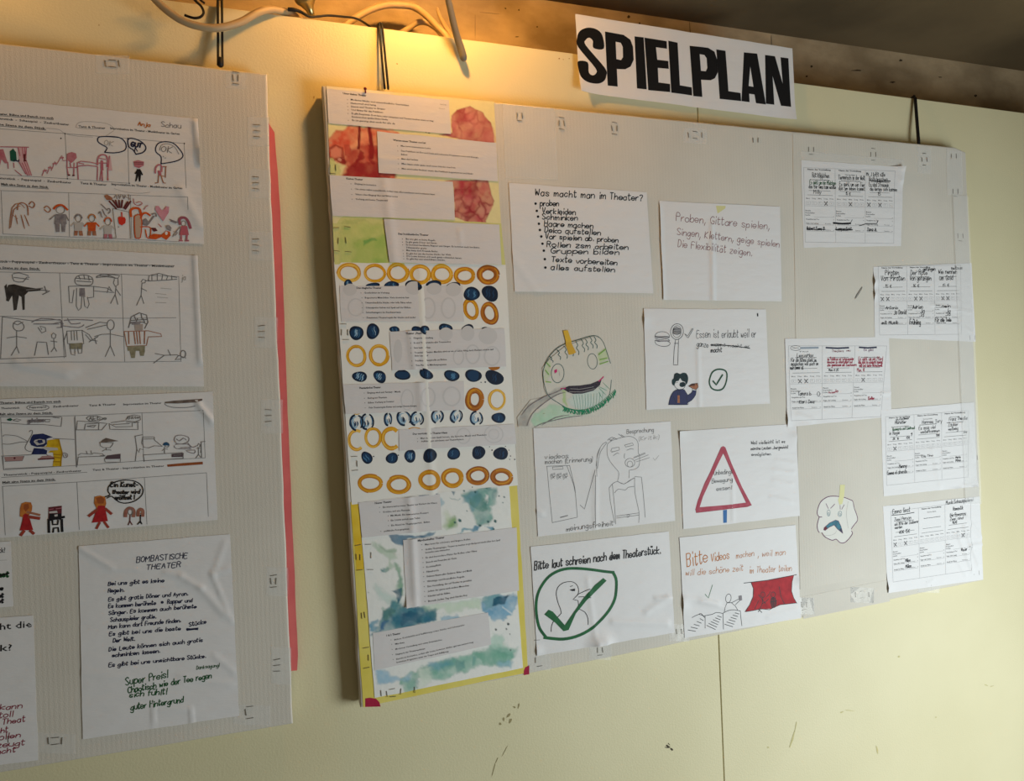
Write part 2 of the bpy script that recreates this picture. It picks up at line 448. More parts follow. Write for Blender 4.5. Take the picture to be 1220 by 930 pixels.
def font_mesh(text, bold):
    k = (text, bold)
    if k in _FM: return _FM[k]
    cu = bpy.data.curves.new('type', 'FONT'); cu.body = text; cu.resolution_u = 1; cu.offset = bold; cu.fill_mode = 'FRONT'
    ob = bpy.data.objects.new('type', cu)
    me = ob.to_mesh()
    vs = np.array([v.co[:2] for v in me.vertices]); fs = [tuple(p.vertices) for p in me.polygons]
    ob.to_mesh_clear(); bpy.data.objects.remove(ob); bpy.data.curves.remove(cu)
    if len(vs): vs[:, 0] -= vs[:, 0].min()
    _FM[k] = (vs, fs)
    return _FM[k]
#=== STRUCTURE ===
def slab(name, P, y0, y1, M, bevel=0.0, parent=None, wavy=0, seedv=3, sub=0.03):
    """upright slab: outline P (X,Z) list, front at Y=y0, back at y1"""
    Q = []
    for i in range(len(P)):
        a, b = P[i], P[(i+1) % len(P)]; n = max(1, int(math.hypot(b[0]-a[0], b[1]-a[1])/sub)) if wavy else 1
        for k in range(n):
            t = k/n; x, z = a[0]+(b[0]-a[0])*t, a[1]+(b[1]-a[1])*t
            if wavy and k:
                x += float(fbm(np.array(x*25+z*25), np.array(z*25), seedv)-.5)*wavy*2; z += float(fbm(np.array(x*25), np.array(z*9+5), seedv+3)-.5)*wavy
            Q.append((x, z))
    cx, cz = np.mean([p[0] for p in P]), np.mean([p[1] for p in P])
    bm = bmesh.new(); vv = [bm.verts.new((p[0]-cx, 0, p[1]-cz)) for p in Q]
    f = bm.faces.new(vv); bm.normal_update()
    if f.normal.y > 0: f.normal_flip()
    r = bmesh.ops.extrude_face_region(bm, geom=[f]); nv = [g for g in r['geom'] if isinstance(g, bmesh.types.BMVert)]
    for v in nv: v.co.y += 0.0
    for v in vv: v.co.y = y1-y0
    bm.normal_update(); bmesh.ops.recalc_face_normals(bm, faces=bm.faces[:])
    if bevel:
        ed = [e for e in bm.edges if all(abs(v.co.y) < 1e-6 for v in e.verts)]
        bmesh.ops.bevel(bm, geom=ed, offset=bevel, segments=3, affect='EDGES', profile=0.5)
    o = bm_obj(name, bm, M, None, (cx, y0, cz))
    if parent is not None: o.parent = parent; o.location = o.location-parent.location
    return o
# ------------------------------------------------------------------ the setting
YELLOW = mat('yellow_wall_paint', (214, 205, 167), 0.55, (208, 199, 160), 3.0, 0.22, 260, spec=0.35)
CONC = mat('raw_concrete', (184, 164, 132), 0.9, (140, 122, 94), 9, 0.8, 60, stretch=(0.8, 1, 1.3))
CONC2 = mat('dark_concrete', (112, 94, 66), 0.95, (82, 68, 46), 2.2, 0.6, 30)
SEAM = (V(826, 127, 0), V(868, 930, 0))
def wall_line(px, py): p = V(px, py, 0.0); return p
TLw, TRw = V(320, 16, 0), V(1220, 134.5, 0)
sl = (TRw.z-TLw.z)/(TRw.x-TLw.x)
def ztop(x): return TLw.z+sl*(x-TLw.x)
sx = (SEAM[0].x+SEAM[1].x)/2
g = 0.0011
o = slab('wall_left', [(-2.2, 0.06), (sx-g, 0.06), (sx-g, ztop(sx-g)), (-2.2, ztop(-2.2))], 0.0, 0.03, YELLOW, 0.0012)
tag(o, 'yellow painted panel wall behind both notice boards, left of the thin vertical joint', 'wall', kind='structure')
WL = o
o = slab('wall_right', [(sx+g, 0.06), (3.4, 0.06), (3.4, ztop(3.4)), (sx+g, ztop(sx+g))], 0.0, 0.03, YELLOW, 0.0012)
tag(o, 'yellow painted panel wall right of the thin vertical joint', 'wall', kind='structure')
WR = o
YC = 0.14
c0, c1 = V(690, 1, YC), V(1215, 88, YC)
zc = (c0.z+c1.z)/2
o = box('wall_back', (-2.4, YC, 0.0), (3.6, YC+0.3, zc), CONC)
tag(o, 'raw concrete beam above the yellow panel wall', 'wall', kind='structure')
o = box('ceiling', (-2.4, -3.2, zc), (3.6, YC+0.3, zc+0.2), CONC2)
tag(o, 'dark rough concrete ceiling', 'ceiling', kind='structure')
FLOORM = mat('grey_floor', (120, 116, 108), 0.8, (104, 100, 92), 4, 0.2, 60)
o = box('floor', (-2.4, -3.2, -0.1), (3.6, YC+0.3, 0.0), FLOORM)
tag(o, 'grey concrete floor', 'floor', kind='structure')
o = box('trim_1', (-2.2, 0.0, 0.0), (3.4, 0.04, 0.06), mat('trim_grey', (90, 88, 80), 0.7))
tag(o, 'grey plinth under the yellow panels', 'trim', kind='structure')
# marks and pits on the wall, built as thin flecks on their surface
class Marks:
    def __init__(s, Y): s.v = []; s.f = []; s.Y = Y
    def blob(s, px, py, rx, ry, rot=0, n=9, jit=.35):
        n0 = len(s.v); P = []
        for k in range(n):
            a = 2*math.pi*k/n; j = 1+random.uniform(-jit, jit); x, y = rx*j*math.cos(a), ry*j*math.sin(a)
            p = V(px+x*math.cos(rot)-y*math.sin(rot), py+x*math.sin(rot)+y*math.cos(rot), s.Y); P.append((p.x, s.Y-0.0004, p.z))
        s.v += P; s.f.append(tuple(range(n0, n0+n))[::-1])
    def done(s, name, M, parent):
        L = parent.location
        return link_mesh(name, [(a-L.x, b-L.y, c-L.z) for a, b, c in s.v], s.f, M, None, parent, (0, 0, 0), False)
mk = Marks(0)
for a in [(613, 842, 2, 1.2, .5), (606, 852, 3, 1.5, -.6), (600, 856, 1.2, 2.5, 0), (618, 840, .8, 4, .2), (596, 862, 1.5, 1.5, 0), (608, 858, 1.4, 3, .4), (588, 917, .5, 9, .25), (592, 905, .4, 4, .4), (602, 893, .35, 8, .5)]: mk.blob(*a)
mk.done('scuff_mark', mat('scuff_grey', (150, 138, 98), 0.8), WL)
mk = Marks(0)
for a in [(796, 889, 3.5, 1.4, .5), (800, 892, 2, 1, .8), (797, 886, .5, 2.5, -.7), (794, 890, 2, .5, .2)]: mk.blob(*a)
o = mk.done('squashed_insect_mark', mat('insect_dark', (62, 54, 36), 0.7), WL); o['label'] = 'small dark smudge on the yellow wall'
mk = Marks(0)
for a in [(473, 76, .9, .8), (118, 30, .7, 1.2), (666, 70, .9, .8), (671, 71, .6, .6), (678, 70, .7, .5), (374, 116, .5, 2), (286, 31, 1.5, .7)]: mk.blob(*a)
mk.done('speck', mat('speck_brown', (140, 104, 58), 0.8), WL)
mk = Marks(0)
for a in [(1071, 782, 1.2, 1), (1175, 816, 2.5, .6, .4), (1182, 817, 2, .4, -.3), (944, 880, 1, 9, .3), (948, 865, .6, 5, .2), (1003, 848, 2, .7, -.3), (1012, 846, 6, .5, .1), (1045, 893, .8, 5, -.2), (915, 890, 1.2, 1), (1115, 854, 1, .8)]: mk.blob(*a)
mk.done('scuff_mark', mat('scuff_pale', (190, 180, 128), 0.8), WR)
mk = Marks(YC)
for a in [(749, 20, 1.6, 1.8), (762, 28, 1, 1), (602, 10, 1.2, 1), (618, 12, .8, 1), (640, 32, 1, .8), (500, 8, 1.1, 1), (967, 79, 1.3, 1.7), (961, 91, 1.1, 1.4), (1020, 84, 6, .9), (1063, 98, 3, 1), (1162, 114, 2.4, 1.8), (884, 27, .9, .9), (1073, 72, 2, 1.4), (616, 44, 2.2, .5), (1120, 92, 2.5, .8)]: mk.blob(*a)
mk.done('pit', mat('concrete_pit', (66, 54, 40), 0.95), bpy.data.objects['wall_back'])
mk = Marks(YC)
mk.blob(822, 38, .6, 16, -.05); mk.blob(919, 48, .6, 8, 0); mk.blob(566, 30, .4, 18, 0); mk.blob(585, 16, 14, .4, .1)
mk.done('formwork_joint', mat('concrete_joint', (112, 98, 80), 0.95), bpy.data.objects['wall_back'])
#=== BOARDS ===
YB = -0.006
main = slab('notice_board', [U(383.5, 101.5), U(430, 105.7), U(1138, 175.2), U(1151, 181), U(1160, 400), U(1172, 691), U(800, 768), U(429.5, 843)], YF, YB, CARD, 0.0035, wavy=0.0016)
tag(main, 'large white cardboard notice board with collage strip, signs and timetable forms', 'notice board')
side = slab('notice_board', [U(-160, 32), U(318, 88), U(326, 300), U(338, 600), U(349, 862), U(-160, 947)], YF, YB-0.003, CARD, 0.003, wavy=0.0022, seedv=8)
tag(side, 'white cardboard notice board with comic drawings, cut off by the left edge', 'notice board')
PK = mat('salmon_cardboard', (206, 104, 100), 0.8, (196, 92, 92), 20)
o = slab('backing_sheet', [(V(a, b, -0.006).x, V(a, b, -0.006).z) for a, b in [(200, 140), (317, 142), (327, 158), (334, 250), (337, 330), (342, 470), (349, 640), (355, 780), (354, 798), (200, 810)]], -0.0075, -0.0035, PK, wavy=0.001)
tag(o, 'salmon red sheet peeking out behind the right edge of the comics board', 'cardboard sheet')
# overlaid cardboard panel and bottom flaps belonging to the board
def flap(parent, P, t, name='cardboard_panel', M=None, base=0.0):
    return slab(name, [U(*p) for p in P], YF-base-t, YF-base+0.0002, M or CARD, 0.0, parent, wavy=0.0006)
flap(main, [(944, 159), (1061, 170.5), (1060, 682), (953, 702)], 0.0006)
flap(main, [(955, 711), (1060, 690), (1060, 716), (957, 737)], 0.0004, 'cardboard_flap')
def clear(label, P, base):
    o = slab('clear_tape', [U(*p) for p in P], YF-base-0.00015, YF-base, CLEAR, 0, None, wavy=0.0006)
    return tag(o, label, 'tape')
clear('shiny clear tape strip at the top right corner of the big board', [(1127, 177), (1145, 180), (1147, 232), (1128, 232)], 0.0009)
clear('long shiny clear tape strip down the right side of the big board', [(1134, 232), (1152, 234), (1160, 400), (1168, 600), (1149, 600), (1141, 400)], 0.0032)
clear('clear tape patch on bare cardboard right beside the top of the collage strip', [(598, 123), (660, 129), (664, 214), (602, 212)], 0.0004)
clear('narrow clear tape strip above the topmost form', [(953, 180), (1075, 190), (1077, 198), (954, 190)], 0.0009)
# ---- staples: each cluster lists (dx, dy, vertical?) in pixels
def staple(parent, px, py, vert, L=0.0105, rot=0.0):
    c = V(px, py); me = STAPLE
    o = bpy.data.objects.new('staple', me); COL.objects.link(o); o.parent = parent
    o.location = Vector((c.x, YF-0.0004, c.z))-parent.location
    o.rotation_euler = (0, (math.pi/2 if vert else 0)+rot+random.uniform(-.12, .12), 0)
    return o
def staple_mesh():
    bm = bmesh.new(); w, h, t = 0.0052, 0.0007, 0.0007
    for lo, hi in (((-w, -0.001, -t/2), (w, -0.001+h, t/2)), ((-w, -0.001, -t/2), (-w+t, 0.0002, t/2)), ((w-t, -0.001, -t/2), (w, 0.0002, t/2))):
        r = bmesh.ops.create_cube(bm, size=1)
        for v in r['verts']: v.co = Vector([(lo[i]+hi[i])/2+v.co[i]*(hi[i]-lo[i]) for i in range(3)])
    me = bpy.data.meshes.new('staple'); bm.to_mesh(me); bm.free(); me.materials.append(STEEL); return me
STAPLE = staple_mesh()
def cluster(parent, px, py, kind):
    K = {'U': [(-3, 0, 1), (3, 0, 1), (0, 6, 0)], 'H': [(-3, 0, 1), (3, 0, 1), (0, -7, 0), (0, 7, 0)], 'E': [(0, -7, 0), (0, 0, 0), (0, 7, 0)],
         '=': [(0, -4, 0), (0, 4, 0), (-8, 0, 1), (8, 0, 1)], 'I': [(0, 0, 1)], 'II': [(-3, 0, 1), (3, 0, 1)], '-': [(0, 0, 0)], 'C': [(-4, 0, 1), (1, -7, 0), (1, 7, 0)]}[kind]
    for dx, dy, v in K: staple(parent, px+dx, py+dy, v)
for a in [(619, 138, 'U'), (669, 147, 'H'), (732, 153, 'H'), (828, 161, '='), (900, 167, 'II'), (966, 178, 'U'), (1040, 184, 'H'), (1101, 190, 'H'), (1136, 186, 'II'), (1138, 228, 'U'), (1144, 281, 'U'),
          (642, 786, 'C'), (715, 774, 'U'), (809, 752, 'II'), (958, 720, 'U'), (1027, 708, '='), (1158, 402, 'II'), (1161, 545, 'II'), (1163, 682, 'II'), (1106, 695, 'II'), (640, 762, '-')]: cluster(main, *a)
for a in [(134, 76, '='), (281, 93, 'H'), (306, 156, 'E'), (305, 218, 'E'), (305, 292, 'E'), (312, 395, 'E'), (320, 495, 'E'), (326, 692, 'H'), (330, 792, 'E'), (297, 848, 'C'), (66, 882, '='), (10, 880, 'I')]: cluster(side, *a)
def patch(parent, px, py, w, h):
    P = [(px-w, py-h), (px+w, py-h+w*.08), (px+w, py+h+w*.08), (px-w, py+h)]
    o = slab('tape_patch', [U(*p) for p in P], YF-0.0004-0.00015, YF-0.0004, CLEAR, 0, parent, wavy=0.0012, sub=.012)
for a in [(308, 156, 13, 17), (309, 218, 13, 17), (311, 292, 14, 17), (317, 395, 14, 18), (324, 495, 13, 20), (330, 692, 13, 17), (335, 792, 12, 22), (300, 850, 22, 12), (66, 884, 24, 12), (134, 76, 20, 11), (281, 96, 12, 9)]: patch(side, *a)
for a in [(642, 788, 14, 9), (715, 776, 13, 9), (809, 753, 12, 10), (958, 721, 12, 10), (1027, 708, 14, 9), (1106, 696, 13, 9), (828, 161, 14, 9), (1040, 184, 8, 16), (1101, 190, 8, 16), (966, 178, 8, 16)]: patch(main, *a)
#=== CORDS, CABLES, LAMP ===
def cord(label, a, b, loop=True, sep=0.0065, ya=-0.0045, yb=-0.020):
    A, B = V(*a, ya), V(*b, yb)
    ex = Vector((sep/2, 0, 0))
    if loop:
        top = A+Vector((0, 0, 0.002))
        path = [B-ex, (A-ex*0.9)*.5+(B-ex)*.5, A-ex*0.9, A-ex*.55+Vector((0, 0.001, 0.004)), A+Vector((0, 0.001, 0.0058)), A+ex*.55+Vector((0, 0.001, 0.004)), A+ex*0.9, (A+ex*0.9)*.5+(B+ex)*.5, B+ex]
        o = tube('hanging_cord', path, 0.0021, CORD, n=8, sm=4, origin=A)
    else:
        path = [V(a[0]-4, a[1]+1, 0.02), V(a[0]-1, a[1]-1, -0.001), A, A*.5+B*.5, B]
        o = tube('hanging_cord', path, 0.0024, CORD, n=8, sm=4, origin=A)
        p2 = [q+Vector((0.004, 0, 0)) for q in path[2:]]
        tube('strand', p2, 0.0022, CORD, o, n=8, sm=3, origin=A)
    tag(o, label, 'cord', 'black hanging cords')
    return o
c1 = cord('black looped cord above the right end of the comics board', (262, 2), (262.5, 78), sep=0.0070)
tube('knot', [V(262, 69, -0.0185), V(262.6, 79, -0.0205)], 0.0042, CORD, c1, n=8, sm=1)
cord('black looped cord holding the collage strip end of the big board', (453.5, 31), (460.5, 106))
cord('thin black cord at the top right of the big board', (1089.5, 116), (1094, 173), loop=False)
CABLE = mat('beige_cable', (164, 142, 108), 0.5)
CABLE2 = mat('grey_cable', (110, 106, 96), 0.5)
o = tube('cable', [V(150, -45, -0.06), V(182, -4, -0.05), V(205, 17, -0.05), V(228, 29, -0.05), V(257, 33.5, -0.048), V(285, 27, -0.04), V(305, 16, -0.03), V(320, 11.5, -0.015), V(338, 14, 0.004), V(356, 22, 0.04), V(372, 40, 0.07)], 0.0062, CABLE, n=14)
tag(o, 'thick beige cable sagging in front of the yellow wall above the comics board', 'cable')
o = tube('cable', [V(222, -12, -0.035), V(233, 1, -0.032), V(240, 8, -0.032), V(242.5, 15, -0.032), V(239, 20, -0.032), V(231, 21.5, -0.032), V(220, 18, -0.03)], 0.0021, CORD, n=10)
tag(o, 'thin black wire curling into a hook beside the left hanging cord', 'wire')
o = tube('cable', [V(232, -12, -0.03), V(238, -1, -0.03), V(244, 4, -0.028)], 0.0018, CORD, n=8)
tag(o, 'short black wire end at the top edge of the photo above the hooked wire', 'wire')
o = tube('cable', [V(398, 40, 0.06), V(418, 25, 0.07), V(438, 13, 0.08), V(458, 6.5, 0.085), V(476, 6, 0.085), V(492, 8, 0.08), V(506, 17, 0.07), V(520, 31, 0.055), V(532, 44, 0.045), V(542, 62, 0.04)], 0.0065, CABLE, n=14)
tag(o, 'thick beige cable arching up behind the top edge of the yellow panel', 'cable')
o = tube('cable', [V(470, 44, 0.09), V(485, 35, 0.095), V(497, 27, 0.1), V(508, 27, 0.1), V(520, 34, 0.09), V(530, 48, 0.085)], 0.0055, CABLE, n=12)
tag(o, 'short beige cable loop half hidden below the arching cable', 'cable')
o = tube('cable', [V(521, 9, 0.1), V(523, 17, 0.1), V(529, 29, 0.09), V(537, 42, 0.08), V(545, 58, 0.07)], [0.0018, 0.0042, 0.0048, 0.0048, 0.0048], CABLE, n=12)
tag(o, 'beige cable end rising behind the dark grey cable', 'cable')
o = tube('cable', [V(528, -25, -0.07), V(534, 0, -0.05), V(539, 22, -0.036), V(544, 42, -0.024), V(548.5, 56, -0.017), V(552, 68, -0.015), V(553.2, 72.5, -0.015)], [0.0058, 0.0060, 0.0062, 0.0066, 0.0075, 0.0072, 0.0035], CABLE2, n=14)
tag(o, 'dark grey cable with a blunt end hanging in front of the yellow wall', 'cable')
o = tube('cable', [V(343, 11, -0.006), V(350, 11.5, -0.006), V(358, 14, -0.004), V(368, 19.5, -0.002), V(378, 19.5, 0.004), V(392, 18.5, 0.01), V(410, 20, 0.012), V(424, 22, 0.012), V(434, 27, 0.02), V(446, 36, 0.04)], [0.0032, 0.0034, 0.0026, 0.0022, 0.002, 0.002, 0.002, 0.002, 0.002, 0.002], CORD, n=10)
tag(o, 'thin black wire running along the top edge of the panel below the metal fitting', 'wire')
# metal lamp fitting standing on the panel edge; its bulb is above the picture
BRASS = mat('aged_brass', (176, 158, 108), 0.28, metal=0.9)
L0 = V(372.5, 21, 0.012); L1 = V(352, -34, -0.02)
root = bpy.data.objects.new('clamp_lamp', None); COL.objects.link(root); root.location = L0
tag(root, 'shiny metal lamp fitting at the top edge of the yellow panel', 'lamp')
d = (L1-L0)
def Ln(t): return L0+d*t
tube('socket', [Ln(t) for t in (0, .1, .12, .16, .2, .3, .34, .40, .62, .66, 1.0)], [.0052, .006, .0070, .0072, .0085, .013, .017, .0195, .0215, .022, .0225], BRASS, root, n=20, sm=1)
sc_ = Ln(.52)+Vector((0.004, -0.0205, 0.004))
tube('screw', [sc_, sc_+Vector((0, -0.0018, 0))], 0.0017, mat('screw_dark', (40, 34, 26), 0.4, metal=0.6), root, n=10, sm=1)
tube('arm', [Ln(1.0), Ln(1.25), (Ln(1.3)+LAMP_POS)/2+Vector((0, 0, .06)), LAMP_POS+Vector((-.02, .02, .07)), LAMP_POS+Vector((0, 0, .045))], 0.006, BRASS, root, n=10)
bm = bmesh.new(); bmesh.ops.create_uvsphere(bm, u_segments=20, v_segments=12, radius=0.022)
bm_obj('bulb', bm, mat('bulb_glow', (255, 200, 120), 0.4, emis=BULB_STRENGTH), root, LAMP_POS-L0, True)
#=== SIGN ===
ZC = Crop(590, 0, 0.30328)
YS = -0.0062
sg = Sheet('title_sign', [(685, 17), (943.5, 58), (947.5, 143), (690.5, 110)], 0.0, 'long white paper sign reading SPIELPLAN in heavy black capitals above the big board', 'sign', amp=0.0025, freq=5, lifts=[((690, 110), .06, .008), ((947, 143), .05, .004)], seed=21, creases=[((820, 40), (826, 130), -0.0012, .02)], wob=0.0003)
def on_wall(sh):       # moves a sheet traced on the board plane back onto the wall, keeping its place seen from the front of the room
    k = (YS-CAM[1])/(YF-CAM[1])
    for v in sh.o.data.vertices: v.co = Vector((v.co.x*k, v.co.y, v.co.z*k))
    for c in sh.o.children:
        for v in c.data.vertices: v.co = Vector((v.co.x*k, v.co.y, v.co.z*k))
    L = sh.o.location; sh.o.location = Vector((CAM[0]+(L.x-CAM[0])*k, YS, CAM[2]+(L.z-CAM[2])*k))
LET = ['425,192 385,190 382,162 368,150 355,158 355,180 430,268 435,300 425,320 400,330 360,325 335,305 325,270 325,242 362,246 366,285 380,297 394,290 392,268 325,187 320,150 333,122 365,110 400,118 420,142',
 '546,144 582,148 594,352 556,348', '585,149 672,163 673,193 630,187 635,236 678,241 680,272 637,268 640,325 685,331 686,363 600,355',
 '678,161 715,169 724,336 772,343 774,375 690,365', '867,195 903,201 915,359 962,366 965,398 881,389',
 '1058,217 1097,222 1128,330 1119,226 1150,230 1160,421 1121,416 1088,300 1095,412 1062,408']
lt = Ink(sg, 'lettering', ZC)
for i, p in enumerate(LET): lt.poly(p, mat('sign_black', (14, 13, 15), 0.6), 4 if i == 0 else 0)
SB = MATS['sign_black']
lt.poly('430,125 503,138 530,157 540,184 543,235 531,262 510,273 477,272 480,341 441,337', SB, holes='472,165 492,169 500,185 501,226 493,237 475,233')
lt.poly('763,180 835,189 860,204 870,235 873,285 862,308 845,316 808,314 813,381 778,377', SB, holes='802,214 820,217 829,230 832,268 826,281 807,279')
lt.poly('975,207 1027,212 1062,411 1023,406 1017,372 996,369 998,402 966,398', SB, holes='1000,262 1013,342 994,339')
lt.done()
on_wall(sg)
#=== COLLAGE ===
def mixc(a, b, t): return a*(1-t[:, None])+b*t[:, None]
def L3(c): return np.array(lin(c))
class Paint:
    def __init__(s, px, py, base, seed=0):
        s.x, s.y, s.seed = px, py, seed
        n = fbm(px*.25, py*.25, seed+90)
        s.c = np.tile(L3(base), (len(px), 1))*(0.97+0.06*n)[:, None]
    def wash(s, P, col, soft=3, col2=None, warp=5, wf=0.09, amt=1.0, edge=0.0, mott=0.5):
        if isinstance(P, str): P = pts(P)[0]
        k = s.seed = s.seed+1
        wx = s.x+(fbm(s.x*wf, s.y*wf, k, 4)-.5)*2.6*warp; wy = s.y+(fbm(s.x*wf, s.y*wf, k+50, 4)-.5)*2.6*warp; soft = soft*.7
        d = polysd(wx, wy, P)
        a = np.clip(0.5-d/soft, 0, 1); a = a*a*(3-2*a)*amt; edge = max(edge, .12)
        n = np.clip((fbm(s.x*.08, s.y*.08, k+7, 4)-.34)*3.2, 0, 1)
        cc = mixc(L3(col), L3(col2), n) if col2 else np.tile(L3(col), (len(a), 1))
        a = a*(1-mott*0.75*np.clip(fbm(s.x*.1, s.y*.1, k+31, 4)*2-.55, 0, 1))
        if edge: cc = cc*(1-edge*np.exp(-(d/1.6)**2))[:, None]
        s.c = mixc(s.c, cc, a)
        return s
    def cells(s, P, dark, lite, n, r=1.2):
        if isinstance(P, str): P = pts(P)[0]
        rng = np.random.RandomState(s.seed+3); A = np.array(P); lo, hi = A.min(0), A.max(0)
        q = lo+rng.rand(n, 2)*(hi-lo); w = fbm(s.x*.12, s.y*.12, s.seed)*7; w2 = fbm(s.x*.12, s.y*.12, s.seed+77)*7
        D = np.hypot(s.x[:, None]+w[:, None]-q[None, :, 0], s.y[:, None]+w2[:, None]-q[None, :, 1]); k = np.argmin(D, 1); D.sort(1)
        ins = polysd(s.x, s.y, P) < 0
        e = np.exp(-((D[:, 1]-D[:, 0])/(r*2))**2)*ins
        tone = (np.random.RandomState(5).rand(n)[k])*np.exp(-(D[:, 0]/7)**2)*0.75*ins
        s.c = mixc(s.c, L3(lite), tone); s.c = mixc(s.c, L3(dark), e*.75*np.clip(fbm(s.x*.1, s.y*.1, s.seed+9)*2-.2, .15, 1))
        return s
    def dot(s, cx, cy, r, col, amt=1): return s.wash([(cx-r, cy-r*.6), (cx, cy-r), (cx+r, cy-r*.5), (cx+r*.9, cy+r*.6), (cx, cy+r), (cx-r*.9, cy+r*.5)], col, 1.2, warp=.8, amt=amt, mott=.1)
def paint_red(x, y):
    p = Paint(x, y, (224, 214, 158), 11)
    p.wash('385,98 470,104 470,118 385,112', (234, 222, 190), 8)
    p.wash('388,172 398,160 412,150 460,152 478,160 470,215 404,214 413,197 396,190 390,184', (206, 84, 62), 4, (226, 140, 104), 4, edge=.2)
    p.wash('450,152 476,158 472,160 450,160', (228, 140, 110), 6, amt=.8)
    p.wash('415,178 452,172 456,214 404,214 413,198', (158, 24, 34), 8, (176, 46, 44), 5, amt=.95)
    p.wash('425,192 450,192 476,206 470,214 404,213', (140, 14, 30), 5, amt=.8)
    p.wash('427,150 430,150 429,178 426,178', (120, 10, 24), 1.5, warp=.6, mott=0); p.wash('438,150 442,150 446,190 441,190', (130, 14, 26), 2, warp=1, mott=0)
    p.wash('438,172 446,176 450,196 440,192', (140, 18, 28), 4); p.wash('428,178 424,190 416,198 424,200 432,186', (146, 20, 30), 3)
    p.wash('391,176 400,172 409,176 410,188 398,192 391,188', (150, 40, 36), 2, warp=1); p.wash('394,178 401,174 407,178 406,187 398,189 394,186', (222, 136, 110), 2, warp=1, mott=.1)
    p.wash('400,188 408,186 412,194 404,196', (140, 34, 34), 2); p.dot(405, 190, 2, (222, 160, 140)); p.dot(394, 170, 1.6, (220, 150, 120)); p.wash('409,172 416,173 418,182 411,186', (190, 76, 60), 2, warp=1)
    for a in [(412, 164, 3), (402, 168, 2), (422, 160, 2.5), (436, 166, 3), (396, 164, 1.5)]: p.dot(*a, (224, 130, 100), .5)
    p.wash('388,194 400,190 409,198 406,210 390,210', (200, 206, 132), 4)
    B = '522,161 538,158 537,138 544,131 560,127 574,133 584,146 589,162 590,171 560,169 540,165'
    p.wash(B, (176, 74, 78), 2, (196, 106, 104), 1.5, edge=.3).cells(B, (148, 46, 56), (210, 148, 132), 20)
    p.wash('562,134 575,134 588,156 590,170 568,168', (200, 122, 108), 6, amt=.5)
    Cc = '528,216 541,214 581,214 584,226 589,238 585,250 579,262 583,270 562,266 541,258 541,222 530,221'
    p.wash(Cc, (170, 50, 62), 2, (188, 80, 86), 1.5, edge=.3).cells(Cc, (136, 24, 42), (206, 140, 126), 16)
    p.dot(511, 158, 1, (60, 60, 40)); p.dot(507.5, 157.5, 1.1, (40, 40, 30))
    return p.c
def paint_green(x, y):
    p = Paint(x, y, (208, 206, 132), 41)
    p.wash('408,268 440,262 462,264 462,316 402,316', (178, 194, 106), 14, (194, 202, 118), 6, amt=.9)
    p.wash('424,284 462,280 464,318 418,318', (146, 182, 84), 12, (168, 190, 96), 6, amt=.9)
    p.wash('432,286 444,283 450,287 440,290 434,293', (84, 160, 76), 3, amt=.7); p.wash('405,265 430,262 440,264 418,268', (150, 176, 90), 3, amt=.5)
    return p.c
